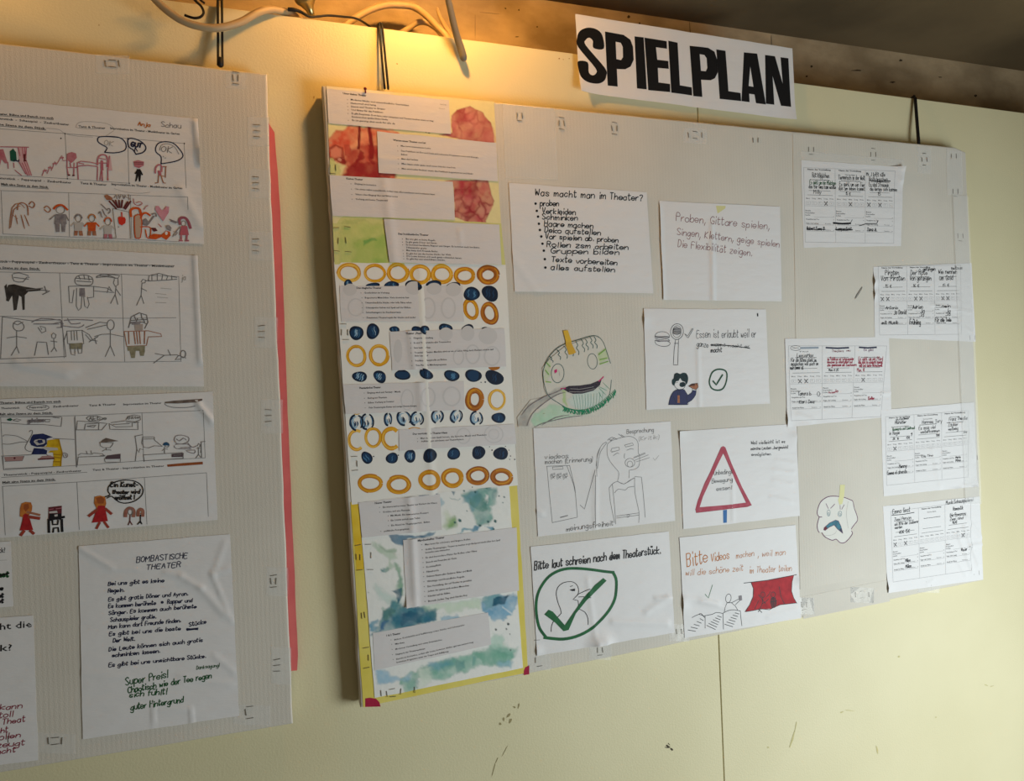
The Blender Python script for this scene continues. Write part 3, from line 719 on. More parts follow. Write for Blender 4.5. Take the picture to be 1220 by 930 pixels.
def paint_blue(x, y):
    p = Paint(x, y, (228, 228, 222), 71); c = Crop(400, 560, .2049); d = Crop(410, 690, .2049)
    def w(cr, s, *a, **k): return p.wash([cr(q) for q in pts(s)[0]], *a, **k)
    # upper right splash
    w(c, '735,130 860,90 930,95 915,180 890,210 920,280 880,310 820,320 800,240 745,190', (124, 170, 158), 6, (84, 140, 136), 4)
    w(c, '740,130 830,110 850,160 790,240 745,190', (100, 156, 170), 5, (70, 130, 150), 4, amt=.7)
    w(c, '845,150 880,150 880,200 850,190', (224, 228, 222), 4); w(c, '668,150 735,165 730,172 670,160', (110, 150, 150), 2, amt=.7)
    w(c, '640,290 690,270 700,320 655,350 630,320', (150, 178, 120), 8, (110, 160, 90), 3); w(c, '630,230 660,260 650,340 625,330', (196, 210, 170), 8, amt=.6)
    for q in [(720, 293, 2), (690, 300, 1.4), (885, 300, 1.6), (926, 297, 1.8), (840, 323, 1.8), (912, 340, 1.6), (764, 238, .8), (878, 106, 1), (745, 118, 1.2), (812, 125, 1.4), (950, 150, 1), (980, 155, 1), (970, 185, .8)]:
        p.dot(*c(q[:2]), q[2], (46, 96, 96))
    w(c, '670,120 692,124 684,145', (40, 96, 120), 2, warp=1)
    w(c, '780,350 790,322 820,320 830,350', (96, 146, 170), 4); w(c, '700,362 740,345 790,350 780,362', (120, 166, 180), 3); w(c, '860,345 920,335 910,352', (110, 160, 180), 3)
    # blue arc under the first strip
    w(c, '300,365 400,380 470,378 545,360 582,348 560,375 500,388 420,395 390,440 350,425 322,398', (70, 122, 150), 3, (46, 96, 128), 2)
    w(c, '440,150 510,142 600,133 625,160 622,200 600,210 606,150 560,146', (150, 184, 196), 4, amt=.8); w(c, '480,148 600,136 580,148 490,158', (40, 80, 120), 2, warp=1)
    # left greens
    w(c, '200,425 260,435 345,462 340,500 300,520 280,480 230,450', (172, 196, 168), 8, amt=.8)
    w(c, '255,430 300,455 345,460 345,485 310,475 270,450', (120, 160, 120), 4, amt=.6)
    w(c, '345,545 375,570 392,620 390,720 350,690 370,620 345,570', (130, 172, 140), 6, (96, 150, 120), 4)
    w(c, '270,570 310,560 305,595 280,590', (90, 140, 140), 4); w(c, '315,540 340,560 300,590', (150, 184, 150), 5, amt=.6)
    w(c, '225,660 300,720 380,740 400,781 240,760', (180, 206, 196), 10, amt=.7)
    w(d, '280,65 330,55 335,80 320,140 305,140 312,95', (40, 100, 120), 3, (24, 80, 100), 3)
    # broad teal band
    w(d, '150,310 200,270 215,180 250,160 300,120 360,150 460,155 545,165 550,235 430,262 300,290 200,315', (96, 148, 152), 6, (56, 116, 136), 5)
    w(d, '215,170 300,140 310,190 240,250 215,230', (120, 164, 146), 6, amt=.8)
    w(d, '310,180 420,165 530,190 520,230 400,260 290,280', (40, 104, 132), 10, (62, 128, 140), 5, amt=.8)
    w(d, '230,225 260,230 225,300 205,300', (56, 108, 150), 4); w(d, '155,235 200,225 190,290 160,300', (110, 160, 180), 5)
    w(d, '440,160 540,140 800,115 790,180 640,190 560,180 470,190', (190, 212, 184), 8, amt=.8)
    w(d, '545,195 560,210 580,195 600,205 640,190 668,215 560,245', (140, 180, 200), 4); w(d, '540,200 575,195 570,240 548,240', (232, 234, 228), 3)
    w(d, '790,130 880,95 1010,78 1005,150 985,215 920,240 850,240 795,185', (134, 178, 202), 4, (110, 160, 188), 4)
    w(d, '800,120 900,90 930,110 880,160 800,180', (100, 156, 160), 6, amt=.8)
    w(d, '875,105 915,85 945,80 930,110 920,150 870,165', (24, 92, 116), 3, (14, 72, 96), 4); w(d, '930,105 965,82 945,110', (14, 64, 84), 1.5, warp=1)
    w(d, '920,150 985,200 975,205 918,160', (222, 230, 232), 2, warp=1)
    # lower green
    w(d, '340,570 480,500 640,450 860,385 990,400 995,450 960,500 800,505 640,560 520,590 440,580 370,640 340,620', (150, 190, 172), 8, (120, 172, 152), 5)
    w(d, '480,490 620,450 640,480 520,530', (100, 160, 178), 8, amt=.8); w(d, '740,450 770,440 775,500 750,505', (96, 156, 150), 5, amt=.8)
    w(d, '890,470 985,460 970,500 880,505', (130, 178, 190), 6, amt=.8); w(d, '850,380 860,300 920,310 960,400', (170, 204, 186), 8, amt=.8)
    w(d, '430,520 500,500 500,600 420,640', (212, 222, 206), 10, amt=.8)
    w(d, '175,530 260,540 330,580 400,540 390,600 260,600 180,600', (150, 188, 208), 8, amt=.9); w(d, '340,620 410,590 415,640 350,670', (150, 190, 170), 6, amt=.8)
    w(d, '230,180 280,150 300,175 260,230 235,215', (60, 112, 118), 4, amt=.7, mott=.8); w(d, '330,200 420,180 470,200 440,240 340,260', (26, 84, 112), 5, amt=.8, mott=.8); w(d, '470,170 530,165 540,220 500,240', (52, 116, 120), 4, amt=.7, mott=.8)
    w(d, '560,470 640,450 650,500 580,540', (96, 158, 150), 4, amt=.7, mott=.9); w(d, '770,430 850,400 960,420 940,480 830,500', (106, 166, 142), 5, amt=.7, mott=.9); w(d, '640,480 700,470 690,520 640,530', (80, 140, 140), 4, amt=.6, mott=.9); w(d, '350,590 420,575 430,620 360,640', (110, 160, 150), 4, amt=.7, mott=.9)
    w(c, '760,160 840,130 890,170 870,240 830,250', (84, 138, 124), 4, amt=.7, mott=.9); w(c, '870,120 920,100 915,160 890,170', (160, 190, 180), 4, amt=.8)
    for q in [(952, 257, 1.6), (880, 292, 1.2), (942, 287, 1.1), (965, 318, .7), (965, 410, .8), (140, 75, .6)]: p.dot(*d(q[:2]), q[2], (30, 50, 50))
    return p.c
LY = 0.00022
bg1 = Sheet('watercolour_sheet', [(388.5, 102.5), (588.5, 121), (597, 270), (396.5, 266)], LY, 'yellowish watercolour with red blots at the top of the collage strip', 'painting', PAINTED, res=.0016, seed=3, paint=paint_red)
bg2 = Sheet('watercolour_sheet', [(396, 256), (597, 266), (602, 318), (398.5, 315)], LY*1.6, 'pale green watercolour showing as a square below the red blots', 'painting', PAINTED, res=.0018, seed=4, paint=paint_green)
bg3 = Sheet('ring_print_sheet', [(398, 312.5), (602.5, 315.5), (616.5, 578), (419, 601)], LY*2.4, 'white sheet printed with rows of gold rings and dark blue blots', 'painting', mat('print_paper', (228, 226, 218), 0.65, bump=.12, bscale=120), seed=5, creases=[((500, 320), (515, 590), .0012, .006)])
yel = mat('lemon_paper', (222, 206, 110), 0.7, (214, 196, 84), 12, .1, 150)
bg4y = Sheet('backing_paper', [(417.5, 598), (616, 576), (629, 800.5), (432.5, 842)], LY*2.0, 'yellow paper framing the blue and green watercolour at the bottom of the strip', 'paper', yel, seed=6, amp=.0002)
ik = Ink(bg4y, 'corner_dot', Crop(410, 690, .2049))
RD = mat('raspberry_paint', (176, 30, 66), 0.7, (150, 16, 52), 60)
ik.poly('122,690 150,686 185,692 205,712 212,738 122,740', RD); ik.done('raspberry red painted corner'); ik = Ink(bg4y, 'corner_dot', Crop(410, 690, .2049)); ik.poly('1076,498 1052,510 1044,530 1044,556 1076,550', RD); ik.done('raspberry red painted corner')
ik = Ink(bg4y, 'painted_edge', Crop(410, 580, .129))
ik.poly('62,140 135,135 150,330 160,455 185,460 185,600 180,760 115,775 95,530 75,340', mat('strong_yellow_paint', (216, 178, 36), 0.7, (224, 192, 60), 30)); ik.done('stronger yellow paint down the left edge')
bg4 = Sheet('watercolour_sheet', [(427.5, 597.5), (606, 577.5), (623, 795), (446.5, 831)], LY*3.8, 'blue and green splashed watercolour at the bottom of the collage strip', 'painting', PAINTED, res=.0016, seed=7, paint=paint_blue)
# gold rings and blue blots
def ring(cx, cy, rx, ry, w, tone=0, rot=0.0, a0=0, a1=360):
    base, dk, lt_ = [(GOLD[0], GOLD[1], GOLD[3]), (GOLD[1], GOLD[2], GOLD[0]), (GOLD[4], GOLD[5], GOLD[1]), (GOLD[3], GOLD[1], GOLD[3])][tone]
    j = .03
    rk = Ink(bg3, 'gold_ring')
    rk.ell(cx, cy, rx-w/2, ry-w/2, base, w*1.7, rot, 36, j, a0, a1)
    s0 = random.uniform(0, 360)
    for k, (f, M, ww, arc) in enumerate([(.06, dk, .45, 200), (.92, dk, .40, 250), (.5, lt_, .45, 150), (.7, dk, .3, 110), (.3, lt_, .3, 120)]):
        b = s0+random.uniform(0, 360)
        if a1-a0 != 360: b = a0+random.uniform(0, 30); arc = min(arc, (a1-a0)*.8)
        rk.ell(cx, cy, rx-w*f, ry-w*f, M, w*ww, rot, 24, j, b, b+arc)
    rk.done(None, True)
for a in [(415.5, 325, 14, 11.5, 3.8, 3), (446.5, 325.5, 13, 11, 3, 0), (474, 325, 13, 12, 4, 0), (500.5, 327, 13, 11.5, 4, 0), (526.5, 326.5, 13, 12, 4.5, 0), (553.5, 328.5, 12.5, 10.5, 4.5, 1), (581.5, 327.5, 13, 11.8, 6, 2),
          (561, 368.5, 9, 13, 4, 1, -.3), (583, 373, 10.5, 13.5, 5, 2, -.3), (424.5, 424, 12, 12.8, 3, 0), (451.5, 423, 12, 12.8, 3.3, 0), (565.5, 475.5, 11.2, 13.5, 6, 2), (592, 476, 10.5, 12.5, 2.8, 3),
          (444.5, 521, 10, 12.5, 3, 0), (441, 575.5, 14.5, 11, 4, 1), (475, 577, 14, 11.5, 4.5, 1), (511.5, 571.5, 13.3, 11.8, 4.8, 1), (539, 569, 13, 12, 5, 1), (569, 566.5, 13.5, 11.3, 5.2, 2), (597.5, 568, 13.5, 10.6, 5.5, 2)]: ring(*a)
ring(425, 524, 11, 12.5, 3, 3, 0, 60, 290); ring(466, 522, 12, 13.5, 4, 0, 0, 55, 305)
rk = Ink(bg3, 'gold_ring'); rk.ell(588.5, 437, 7, 4, GOLD[4], None, 0, 20); rk.done()
rk = Ink(bg3, 'gold_smear'); rk.line('419,491 425,493.5 431,491', 1.6, GOLD[0], 3); rk.line('442,491 447,491', 1.2, GOLD[0]); rk.line('487,510.5 493,509 500,510', 1.6, GOLD[1], 3)
rk.done()
def blot(cx, cy, rx, ry, rot=0.0, tone=1, streak=4):
    bk = Ink(bg3, 'blue_blot')
    bk.ell(cx, cy, rx, ry, INDIGO[0], None, rot+random.uniform(-.3, .3), 24, .07)
    bk.ell(cx, cy, rx*.78, ry*.74, [INDIGO[0], INDIGO[1], INDIGO[1]][tone], None, rot, 20, .08)
    for k in range(streak):
        t = random.uniform(-.45, .45); h = random.uniform(.35, .6)
        M = INDIGO[1] if tone == 0 else random.choice([INDIGO[1], INDIGO[2], INDIGO[2], INDIGO[3]] if tone == 2 else [INDIGO[1], INDIGO[2], INDIGO[1]])
        P = [(t*rx+.1*rx*math.sin(u*3), u*ry*h) for u in (-1, -.3, .3, 1)]
        P = [(cx+x*math.cos(rot)-y*math.sin(rot), cy+x*math.sin(rot)+y*math.cos(rot)) for x, y in P]
        bk.line(P, random.uniform(1.0, 2.6), M, 3, taper=True)
    bk.done(None, True)
for a in [(415, 338, 5, 5, 0, 2), (444, 340.5, 8, 4, 0, 1), (466, 340, 9, 5, 0, 1), (492.5, 340, 10, 6, 0, 1), (516.5, 340, 10, 6, 0, 1), (540, 341, 8.5, 5, 0, 1), (561.8, 350, 10, 8, .2, 1), (583.8, 349.5, 10.8, 8.5, .2, 0),
          (424.5, 396.5, 8, 9, .2, 2, 7), (444, 394.5, 8, 9, -.1, 2, 6), (470, 392.5, 6, 4, 0, 1), (496, 393, 5.5, 5, 0, 1), (506, 393, 6, 5, 0, 2), (530.8, 391.5, 7.8, 6.5, 0, 1), (557, 392, 7, 6, 0, 0), (578, 393.5, 5, 4, 0, 1),
          (428.5, 448.5, 8.5, 6.5, .4, 2, 7), (452.5, 448.5, 8.5, 6.5, .3, 2, 6), (479.5, 446.5, 9.5, 6, .1, 1, 5), (507.5, 445.5, 8.3, 6, .3, 1, 5), (538, 447.3, 8.8, 6.8, .35, 1), (563.7, 447.3, 9.4, 7.8, .1, 1), (588.8, 449.5, 10.8, 8.6, .2, 0),
          (437, 545, 6, 8, -.6, 1, 5), (467, 545.5, 7, 6.8, .3, 1, 5), (488.5, 543, 7, 7.5, .2, 2, 5), (512, 542.5, 8.5, 8, .1, 0), (540.5, 540.3, 7.6, 7.2, .3, 1), (570, 538.8, 8.3, 7.6, .1, 0), (596.5, 540, 8.5, 7.8, .3, 0), (594, 497.5, 8, 6.5, .3, 1, 6)]: blot(*a)
for a in [(424, 503, 7.5, 9, 0), (437, 502, 7.5, 9, 0), (462, 499.5, 4, 7.5, 0), (480.5, 498, 7.5, 9, -.2), (496, 498.5, 7.5, 8, .2), (520.5, 496, 6.5, 8, .2), (543, 495.5, 6.5, 8, .2), (567, 498, 7, 8, .2)]:
    cx, cy, rx, ry, r = a; bk = Ink(bg3, 'blue_blot')
    bk.ell(cx-rx*.15, cy+ry*.05, rx*.62, ry*.8, INDIGO[3], None, r, 18, .08); bk.ell(cx+rx*.05, cy-ry*.12, rx*.42, ry*.55, mat('print_paper', (0, 0, 0)), None, r, 14, .1)
    bk.ell(cx, cy, rx*.92, ry*.95, INDIGO[0], 3.4, r, 22, .05, 95, 255); bk.ell(cx-rx*.12, cy, rx*.8, ry*.8, INDIGO[1], 2.4, r, 18, .05, 110, 230); bk.ell(cx+rx*.1, cy, rx, ry*.95, INDIGO[0], 2.6, r, 18, .04, -70, 45); bk.ell(cx+rx*.1, cy, rx*.8, ry*.8, INDIGO[2], 1.2, r, 18, .04, -50, 30)
    for k in range(4):
        x = cx+random.uniform(-.4, .45)*rx; y = cy+random.uniform(.0, .35)*ry; bk.line([(x, y-ry*.28), (x+rx*.1, y), (x+rx*.05, y+ry*.25)], random.uniform(1.2, 2.6), random.choice([INDIGO[0], INDIGO[1], INDIGO[2]]), 3, taper=True)
    bk.done(None, True)
bk = Ink(bg3, 'ink_spatter')
for a in [(573, 455.3, .7), (578, 455, 1), (586, 536, .9), (583, 532, .6), (606, 536, .6), (608, 543, .7), (613, 547, .8), (607, 547, .6), (602, 531.5, .6), (445, 543.5, .8), (474.5, 542, .8), (562.5, 580, .6), (550.5, 344.5, .7)]: bk.ell(a[0], a[1], a[2], a[2], INDIGO[0], None, 0, 8)
bk.done()
# printed strips
strip_lv = LY*5.2
def strip(c, lv, label, seed, ghosts=(), cre=(), **k):
    s = Sheet('text_strip', c, lv, label, 'text strip', PAPER2, seed=seed, creases=cre, group='printed strips on the collage', amp=.0006, **k)
    if ghosts:
        for gx, gy, rx, ry, w in ghosts:
            q = Ink(s, 'paint_showing_through'); q.ell(gx, gy, rx, ry, GHOST, w); q.done('faint round shape of the paint underneath', True)
    return s
def lines(s, crop, head, rows, cap=9, hcap=10):
    q = Ink(s, 'heading', crop)
    if head: q.typed(head[0], head[1], head[2], hcap, PRINT, .03)
    q.done()
    q = Ink(s, 'printed_text', crop)
    for t, a, b, bul in rows:
        q.typed(t, a, b, cap, PRINT, .012)
        if bul: q.ell(bul, a[1]-cap*.35-(a[0]-bul)*.0, cap*.22, cap*.22, PRINT, None, 0, 8)
    q.done()
Z1 = Crop(385, 95, .13115)
s = strip([(389, 106), (534.5, 119.5), (537, 160), (391, 147)], strip_lv, 'topmost printed strip of the collage, lit orange by the lamp', 31)
lines(s, Z1, ('Unser kleines Theater', (178, 133), (392, 155)), [('Moderne Stücke und unterschiedliche Geschichten', (250, 190), (778, 243), 220), ('Humorvoll und lustig', (250, 222), (478, 240), 220), ('Szenen und Theater in Gruppe', (252, 252), (562, 276), 222), ('Und Bilder für das Publikum', (255, 282), (542, 306), 225), ('Es gibt Requisiten. Dort kann jeder mitspielen und Theater machen wenn er mag', (258, 314), (1000, 384), 225), ('Kinderwochen spielen kleine Stücke', (260, 345), (588, 372), 0), ('Es ist günstig aber auch für alle da', (262, 376), (652, 408), 228)], 15, 17)
q = Ink(s, 'scribble', Z1); q.typed('NATUR', (1062, 232), (1118, 238), 12, PALEPRINT); q.typed('Theater', (1050, 268), (1105, 272), 10, PALEPRINT)
q.done()
s = strip([(449, 157), (591, 170.5), (593, 216), (451, 206)], strip_lv+LY, 'printed strip between the red blots reaching the right edge of the collage', 32, cre=[((452, 190), (480, 192), .001, .004)])
Z2 = Crop(440, 150, .13115)
lines(s, Z2, ('Warum unser Theater cool ist', (215, 138), (512, 165)), [('Man lernt interessante Leute', (285, 190), (556, 213), 255), ('Das Publikum ist Dir und freut sich auf jedes Programm mehr mit Energie', (288, 235), (988, 296), 257), ('Bühne', (288, 268), (345, 270), 0), ('Man darf lachen', (290, 308), (440, 318), 260), ('Man kann viele gute und neue Stücke machen', (292, 352), (780, 388), 262), ('Man wird toller Redner, wenn das Publikum begeistert ist und bleibt', (293, 396), (940, 444), 264)], 14, 16)
s = strip([(392.5, 209), (539.5, 216.5), (542, 262), (396, 257)], strip_lv, 'printed strip with four bullet points above the green square', 33, cre=[((458, 214), (464, 262), .0014, .008)])
Z3 = Crop(385, 200, .18033)
lines(s, Z3, ('Kleines Theater', (152, 77), (262, 84)), [('Eingang ist kostenlos', (208, 110), (350, 121), 183), ('Um etwas selbst auszuführen, sodass man alles anschauen und bestaunen kann', (210, 145), (737, 181), 186), ('Videos ohne Eingang! Bist nur hinter vorne', (212, 180), (492, 196), 188), ('Vorhang und bunte Theatersaal', (214, 212), (425, 222), 190)], 11, 12)
s = strip([(457, 261), (594.5, 268), (597.5, 315.5), (464, 313)], strip_lv+LY*2, 'printed strip about the bombastic theatre to the right of the green square', 34, cre=[((464, 262), (470, 312), .0014, .008), ((547, 275), (549, 290), .0012, .004)])
lines(s, Z3, ('Das bombastische Theater', (495, 442), (695, 450)), [('Bei uns gibt es keine Regeln.', (545, 475), (742, 485), 522), ('Es gibt gratis Döner und Ayran.', (546, 495), (752, 503), 523), ('Es kommen berühmte Rapper und Sänger. Es kommen auch berühmte', (547, 513), (1032, 532), 524), ('Schauspieler gratis.', (548, 531), (685, 538), 0), ('Man kann dort Freunde finden.', (548, 550), (758, 558), 526), ('Es gibt bei uns die besten Stücke der Welt.', (549, 571), (845, 580), 528), ('Die Leute können sich auch gratis schminken lassen.', (550, 588), (915, 602), 530), ('Es gibt bei uns unsichtbare Stücke.', (551, 606), (805, 615), 531)], 11, 12)
s = strip([(404.5, 340.5), (551, 340.5), (552.5, 383), (406.5, 383)], strip_lv, 'printed strip with six bullet points below the top row of gold rings', 35, [(417, 345, 8, 7, None), (493, 343, 10, 8, None), (517, 344, 9, 7, None), (540, 345, 9, 8, None), (510, 367, 8, 12, 3), (534, 367, 8, 12, 3), (424, 366, 9, 10, 2)])
Z5 = Crop(390, 300, .11823)
lines(s, Z5, ('Das magische Theater', (293, 372), (545, 372)), [('Geschichten im Vorhang', (372, 420), (625, 420), 338), ('Begeisterte Mitschüler. Viele kommen her.', (378, 470), (828, 468), 348), ('Unterschiedliche Stücke oder tolle Filme sehen', (382, 520), (848, 518), 348), ('Schauspieler haben viel Spaß auf der Bühne', (386, 570), (840, 568), 350), ('Sicherheitsgasse im Zuschauerraum', (388, 618), (740, 616), 358), ('Zusammen Theaterregeln für Stücke und Lieder', (392, 670), (890, 668), 362)], 17, 19)
s = strip([(464, 395), (600.5, 391), (603, 436.5), (467, 441)], strip_lv+LY, 'printed strip with a wrapped bullet point between rings and blots', 36, [(531, 398, 8, 8, None), (557, 397, 8, 9, None), (581, 400, 11, 10, None), (563, 422, 8, 11, 3), (586, 424, 9, 11, 3), (546, 425, 6, 9, 2), (474, 418, 5, 14, None)], cre=[((488, 394), (494, 440), .0016, .006)])
Z6 = Crop(395, 380, .11823)
lines(s, Z6, ('Theater „Phantasie“', (745, 155), (958, 150)), [('Klingende Vorstellung', (825, 200), (1020, 196), 790), ('Es sind Theaterstücke aller Traumwelten', (827, 249), (1200, 236), 795), ('Bunter leuchtender Raum', (830, 298), (995, 294), 797), ('Traumhafte Theater. Maschine wird nur wo er seinen Alltag durch Phantasie erleben darf', (833, 347), (1630, 313), 799), ('Bilder spannend', (838, 378), (970, 374), 0), ('Publikum Hauptrolle zu Bühne', (842, 428), (1160, 414), 806), ('Viele Phantasie Märchenprogramm', (845, 474), (1155, 464), 808)], 17, 19)
s = strip([(408.5, 458), (552.5, 454), (553.5, 488), (411.5, 493)], strip_lv+LY*.5, 'printed strip with four bullet points left of a thick bronze ring', 37, [(510, 473, 8, 11, 3), (538, 472, 10, 11, 3), (485, 476, 7, 12, 2)], cre=[((500, 456), (502, 490), .0016, .007)])
lines(s, Z6, ('Phantastisches Theater', (280, 703), (495, 695)), [('Eingang wird mit Fantasy - Musik', (360, 750), (695, 738), 328), ('Beitrag zur Phantasie', (365, 803), (557, 795), 330), ('Bühne: Vorhang zu Sommer', (368, 850), (630, 836), 335), ('Viele Theaterregeln Kinder und wenige Überraschungen', (372, 900), (855, 880), 338)], 17, 19)
s = strip([(475, 511.5), (612.5, 505), (614.5, 528.5), (475.5, 536.5)], strip_lv+LY, 'narrow printed strip with two bullet points between blots and gold rings', 38, [(588, 517, 11, 10, 2), (588, 517, 6, 6, 1.5), (552, 519, 8, 9, 2)])
Z8 = Crop(400, 480, .12903)
lines(s, Z8, ('Das verrückteste Theater-Haus', (710, 292), (1028, 280)), [('Man kann mit Spaß lernen, die Sprache, Musik und Phantasie', (782, 332), (1390, 298), 752), ('Aufführungen unbekannt und Theatermalerei', (786, 360), (1178, 340), 755)], 15, 17)
s = strip([(427, 598.5), (524, 588), (526.5, 631), (431.5, 640)], strip_lv+LY, 'printed strip at the upper left of the blue and green watercolour', 39, cre=[((487, 592), (491, 632), .0018, .007)])
Z9 = Crop(410, 580, .12903)
lines(s, Z9, ('Neues Theater', (283, 156), (440, 140)), [('Ein interessantes neues Theater aus Kindern der Klasse', (357, 192), (857, 150), 325), ('Kostüme und eine Phantasie', (360, 236), (605, 216), 327), ('Mit Musik. Ein interessantes Konzert', (428, 270), (778, 242), 405), ('Ein Schritt zurück zum Teilen', (430, 314), (700, 290), 406), ('Ein Abend im Theaterquartett.  Bühne', (434, 360), (790, 326), 408), ('politische Fotographien', (368, 412), (598, 390), 338)], 16, 18)
s = strip([(480, 643), (615, 628), (618, 703), (484, 723.5)], strip_lv+LY*1.6, 'largest printed strip with twelve lines over the blue and green watercolour', 40, cre=[((491, 642), (495, 722), .0022, .006)], lifts=[((484, 723), .03, .004)])
Z10 = Crop(480, 620, .12909)
lines(s, Z10, ('Märchenhaftes Theater', (135, 192), (382, 160)), [('Man lernt für schönere und längere Rollen', (202, 226), (620, 176), 172), ('Größte Theatergruppe. Theater zu machen ist großartig und macht allen dort Spaß', (205, 272), (895, 184), 176), ('kostenlos zum mitmachen', (207, 300), (430, 270), 0), ('Es sind besondere Plätze für Rollen oder Filme', (210, 347), (682, 284), 180), ('Besuch mit Freunden als Gäste', (213, 390), (495, 350), 184), ('Kostümpflicht', (216, 434), (350, 412), 186), ('Filmabende', (218, 478), (330, 461), 188), ('Kulissen Räume aller Zauberei. Bilder und Musik', (220, 520), (635, 464), 190), ('Wichtige und freundliche Regeln', (222, 566), (565, 520), 192), ('Eine Vorstellung, der auf Theater zu gestalten', (226, 612), (632, 554), 195), ('Jedem der gerne auch andere Menschen', (228, 656), (608, 602), 198), ('Künstler auf der Bühne', (230, 702), (435, 670), 200), ('Besuch: Jeden Tag sind Stücke frei', (233, 748), (590, 692), 202)], 16, 19)
s = strip([(444, 753.5), (581, 729), (585, 767.5), (446, 798)], strip_lv+LY, 'tilted printed strip near the bottom of the blue and green watercolour', 42)
Z11 = Crop(410, 690, .2049)
lines(s, Z11, ('1 & 2 Theater', (246, 330), (327, 316)), [('Bühne: Kostümbild und Aufführung sowie Stücke und Schauspieler', (292, 353), (700, 266), 272), ('Märchen', (296, 378), (350, 368), 276), ('Moderner Vorstellung und etwas Dramatisches', (298, 408), (568, 352), 278), ('Eingang in der Theaterwerkstatt', (300, 438), (470, 404), 280), ('Eintritt ist kostenlos, sodass alle Leute kommen dürfen egal was jemand mag', (303, 466), (750, 366), 284), ('kostenlose Programme unter der Treppe und Aufführung', (305, 484), (606, 420), 0)], 9, 11)
def stap2(sheet, items):
    for px_, py_, v in items:
        o = staple(sheet.o, px_, py_, v); p = V(px_, py_); hh = float(sheet.h([p.x], [p.z])[0])
        o.location = Vector((p.x-sheet.loc.x, -hh-0.0002, p.z-sheet.loc.z))
stap2(bg2, [(400.5, 271.5, 0), (414, 270.5, 0), (403, 287, 1), (412, 286.5, 1), (401, 299, 0), (415, 300, 0)])
stap2(bg3, [(409, 386, 0), (407, 396, 1), (414.5, 396, 1), (412, 404.5, 0), (422, 543.5, 0), (425.5, 552, 1), (423, 560, 0)])
stap2(bg4, [(438.5, 648, 0), (442, 661, 1), (441, 678, 0), (454, 825, 1), (461, 826, 1), (467, 820, 0), (468, 829, 0), (477.5, 823, 1), (494, 821, 1)])
stap2(bg4y, [(426.5, 649, 0), (424.5, 663, 1), (429, 663.5, 1), (428.5, 678.5, 0), (431, 733, 1), (434.5, 732, 1), (436, 771, 0), (439, 783, 1), (436.5, 795, 0)])
stap2(bg1, [(393, 200, 1), (400, 200, 1), (396, 207, 0)])
o = tube('red_pin', [V(435.6, 111, YF-.001), V(435.2, 106, YF-.004), V(435, 105.5, YF-.006)], [.0012, .0014, .0026], mat('pin_red', (130, 20, 40), .4), None, n=10, sm=2)
tag(o, 'dark red pin at the top edge of the collage strip', 'pin')
#=== SHEETS ON THE BIG BOARD ===
LB = 0.0007
# --- list of theatre tasks
s1 = Sheet('paper_sheet', [(606, 218), (770, 229), (778, 349), (613, 347.5)], LB, 'white sheet with a black handwritten bullet list headed Was macht man im Theater', 'paper', seed=101, creases=[((606, 300), (640, 349), .0008, .008)])
q = Ink(s1, 'handwriting', Crop(600, 200, .1721))
q.hand('Was macht man im Theater?', (216, 190), (960, 230), 46, 1.9, BLACK, .3)
for t, a, b, bl in [('proben', (252, 265), (380, 262), (220, 248)), ('Verkleiden', (266, 313), (495, 324), (228, 298)), ('Schminken', (266, 357), (510, 364), (237, 338)), ('Haare machen', (280, 404), (618, 418), (243, 387)), ('Deko aufstellen', (283, 446), (668, 466), (250, 430)), ('Vor spielen ab. proben', (288, 490), (790, 516), (260, 475)), ('Rollen zsm arbeiten', (298, 545), (858, 566), (268, 525)), ('Gruppen bilden', (326, 591), (795, 600), (277, 573)), ('Texte vorbereiten', (330, 650), (783, 674), (284, 632)), ('alles aufstellen', (325, 704), (765, 722), (288, 690))]:
    q.hand(t, a, b, 37, 1.8, BLACK, .4); q.ell(bl[0], bl[1], 9, 9, BLACK, None, 0, 10)
q.done()
# --- proben, gitarre
s2 = Sheet('paper_sheet', [(785, 239.5), (929, 246), (931, 359), (790, 357)], LB, 'white sheet with dark red handwriting beginning Proben, under a small tape corner', 'paper', seed=102, creases=[((847.5, 268), (849, 358), .0022, .005), ((786, 245), (790, 355), .0014, .004)])
q = Ink(s2, 'handwriting', Crop(770, 220, .1613))
q.hand('Proben, Gittare spielen,', (218, 268), (905, 330), 55, 1.25, REDPEN, .3)
q.hand('Singen, Klettern, geige spielen', (224, 370), (978, 462), 50, 1.2, REDPEN, .35)
q.hand('Die Flexibilität zeigen.', (230, 458), (776, 526), 52, 1.2, REDPEN, .3); q.done()
q = Ink(s2, 'tape', Crop(770, 220, .1613)); q.poly('512,156 584,158 580,176 524,214', YTAPE2); q.done('small triangle of pale masking tape')
# --- eating allowed
s3 = Sheet('paper_sheet', [(766.5, 367.5), (912, 368.5), (917, 480.5), (770, 488)], LB, 'white sheet with burger, spoon, eating man and green ringed tick', 'paper', seed=103, creases=[((831, 415), (833, 485), .0014, .004)], lifts=[((766.5, 380), .03, .003)])
c = Crop(755, 355, .15596)
q = Ink(s3, 'handwriting', c)
q.hand('Essen ist erlaubt weil er', (478, 303), (930, 300), 60, 1.1, BLACK, .35, .12); q.hand('ganze', (478, 366), (566, 378), 40, 1.1, BLACK, .4); q.hand('macht macht er', (590, 366), (880, 382), 26, .9, BLACK, .4)
q.line('585,358 640,352 700,362 760,366 820,374 885,384; 590,364 690,360 800,372 880,380', 1.6, BLACK, 3); q.hand('macht', (587, 414), (670, 412), 36, 1.5, BLACK, .3); q.poly('938,118 948,114 950,138 940,142', BLACK); q.done()
q = Ink(s3, 'burger_drawing', c)
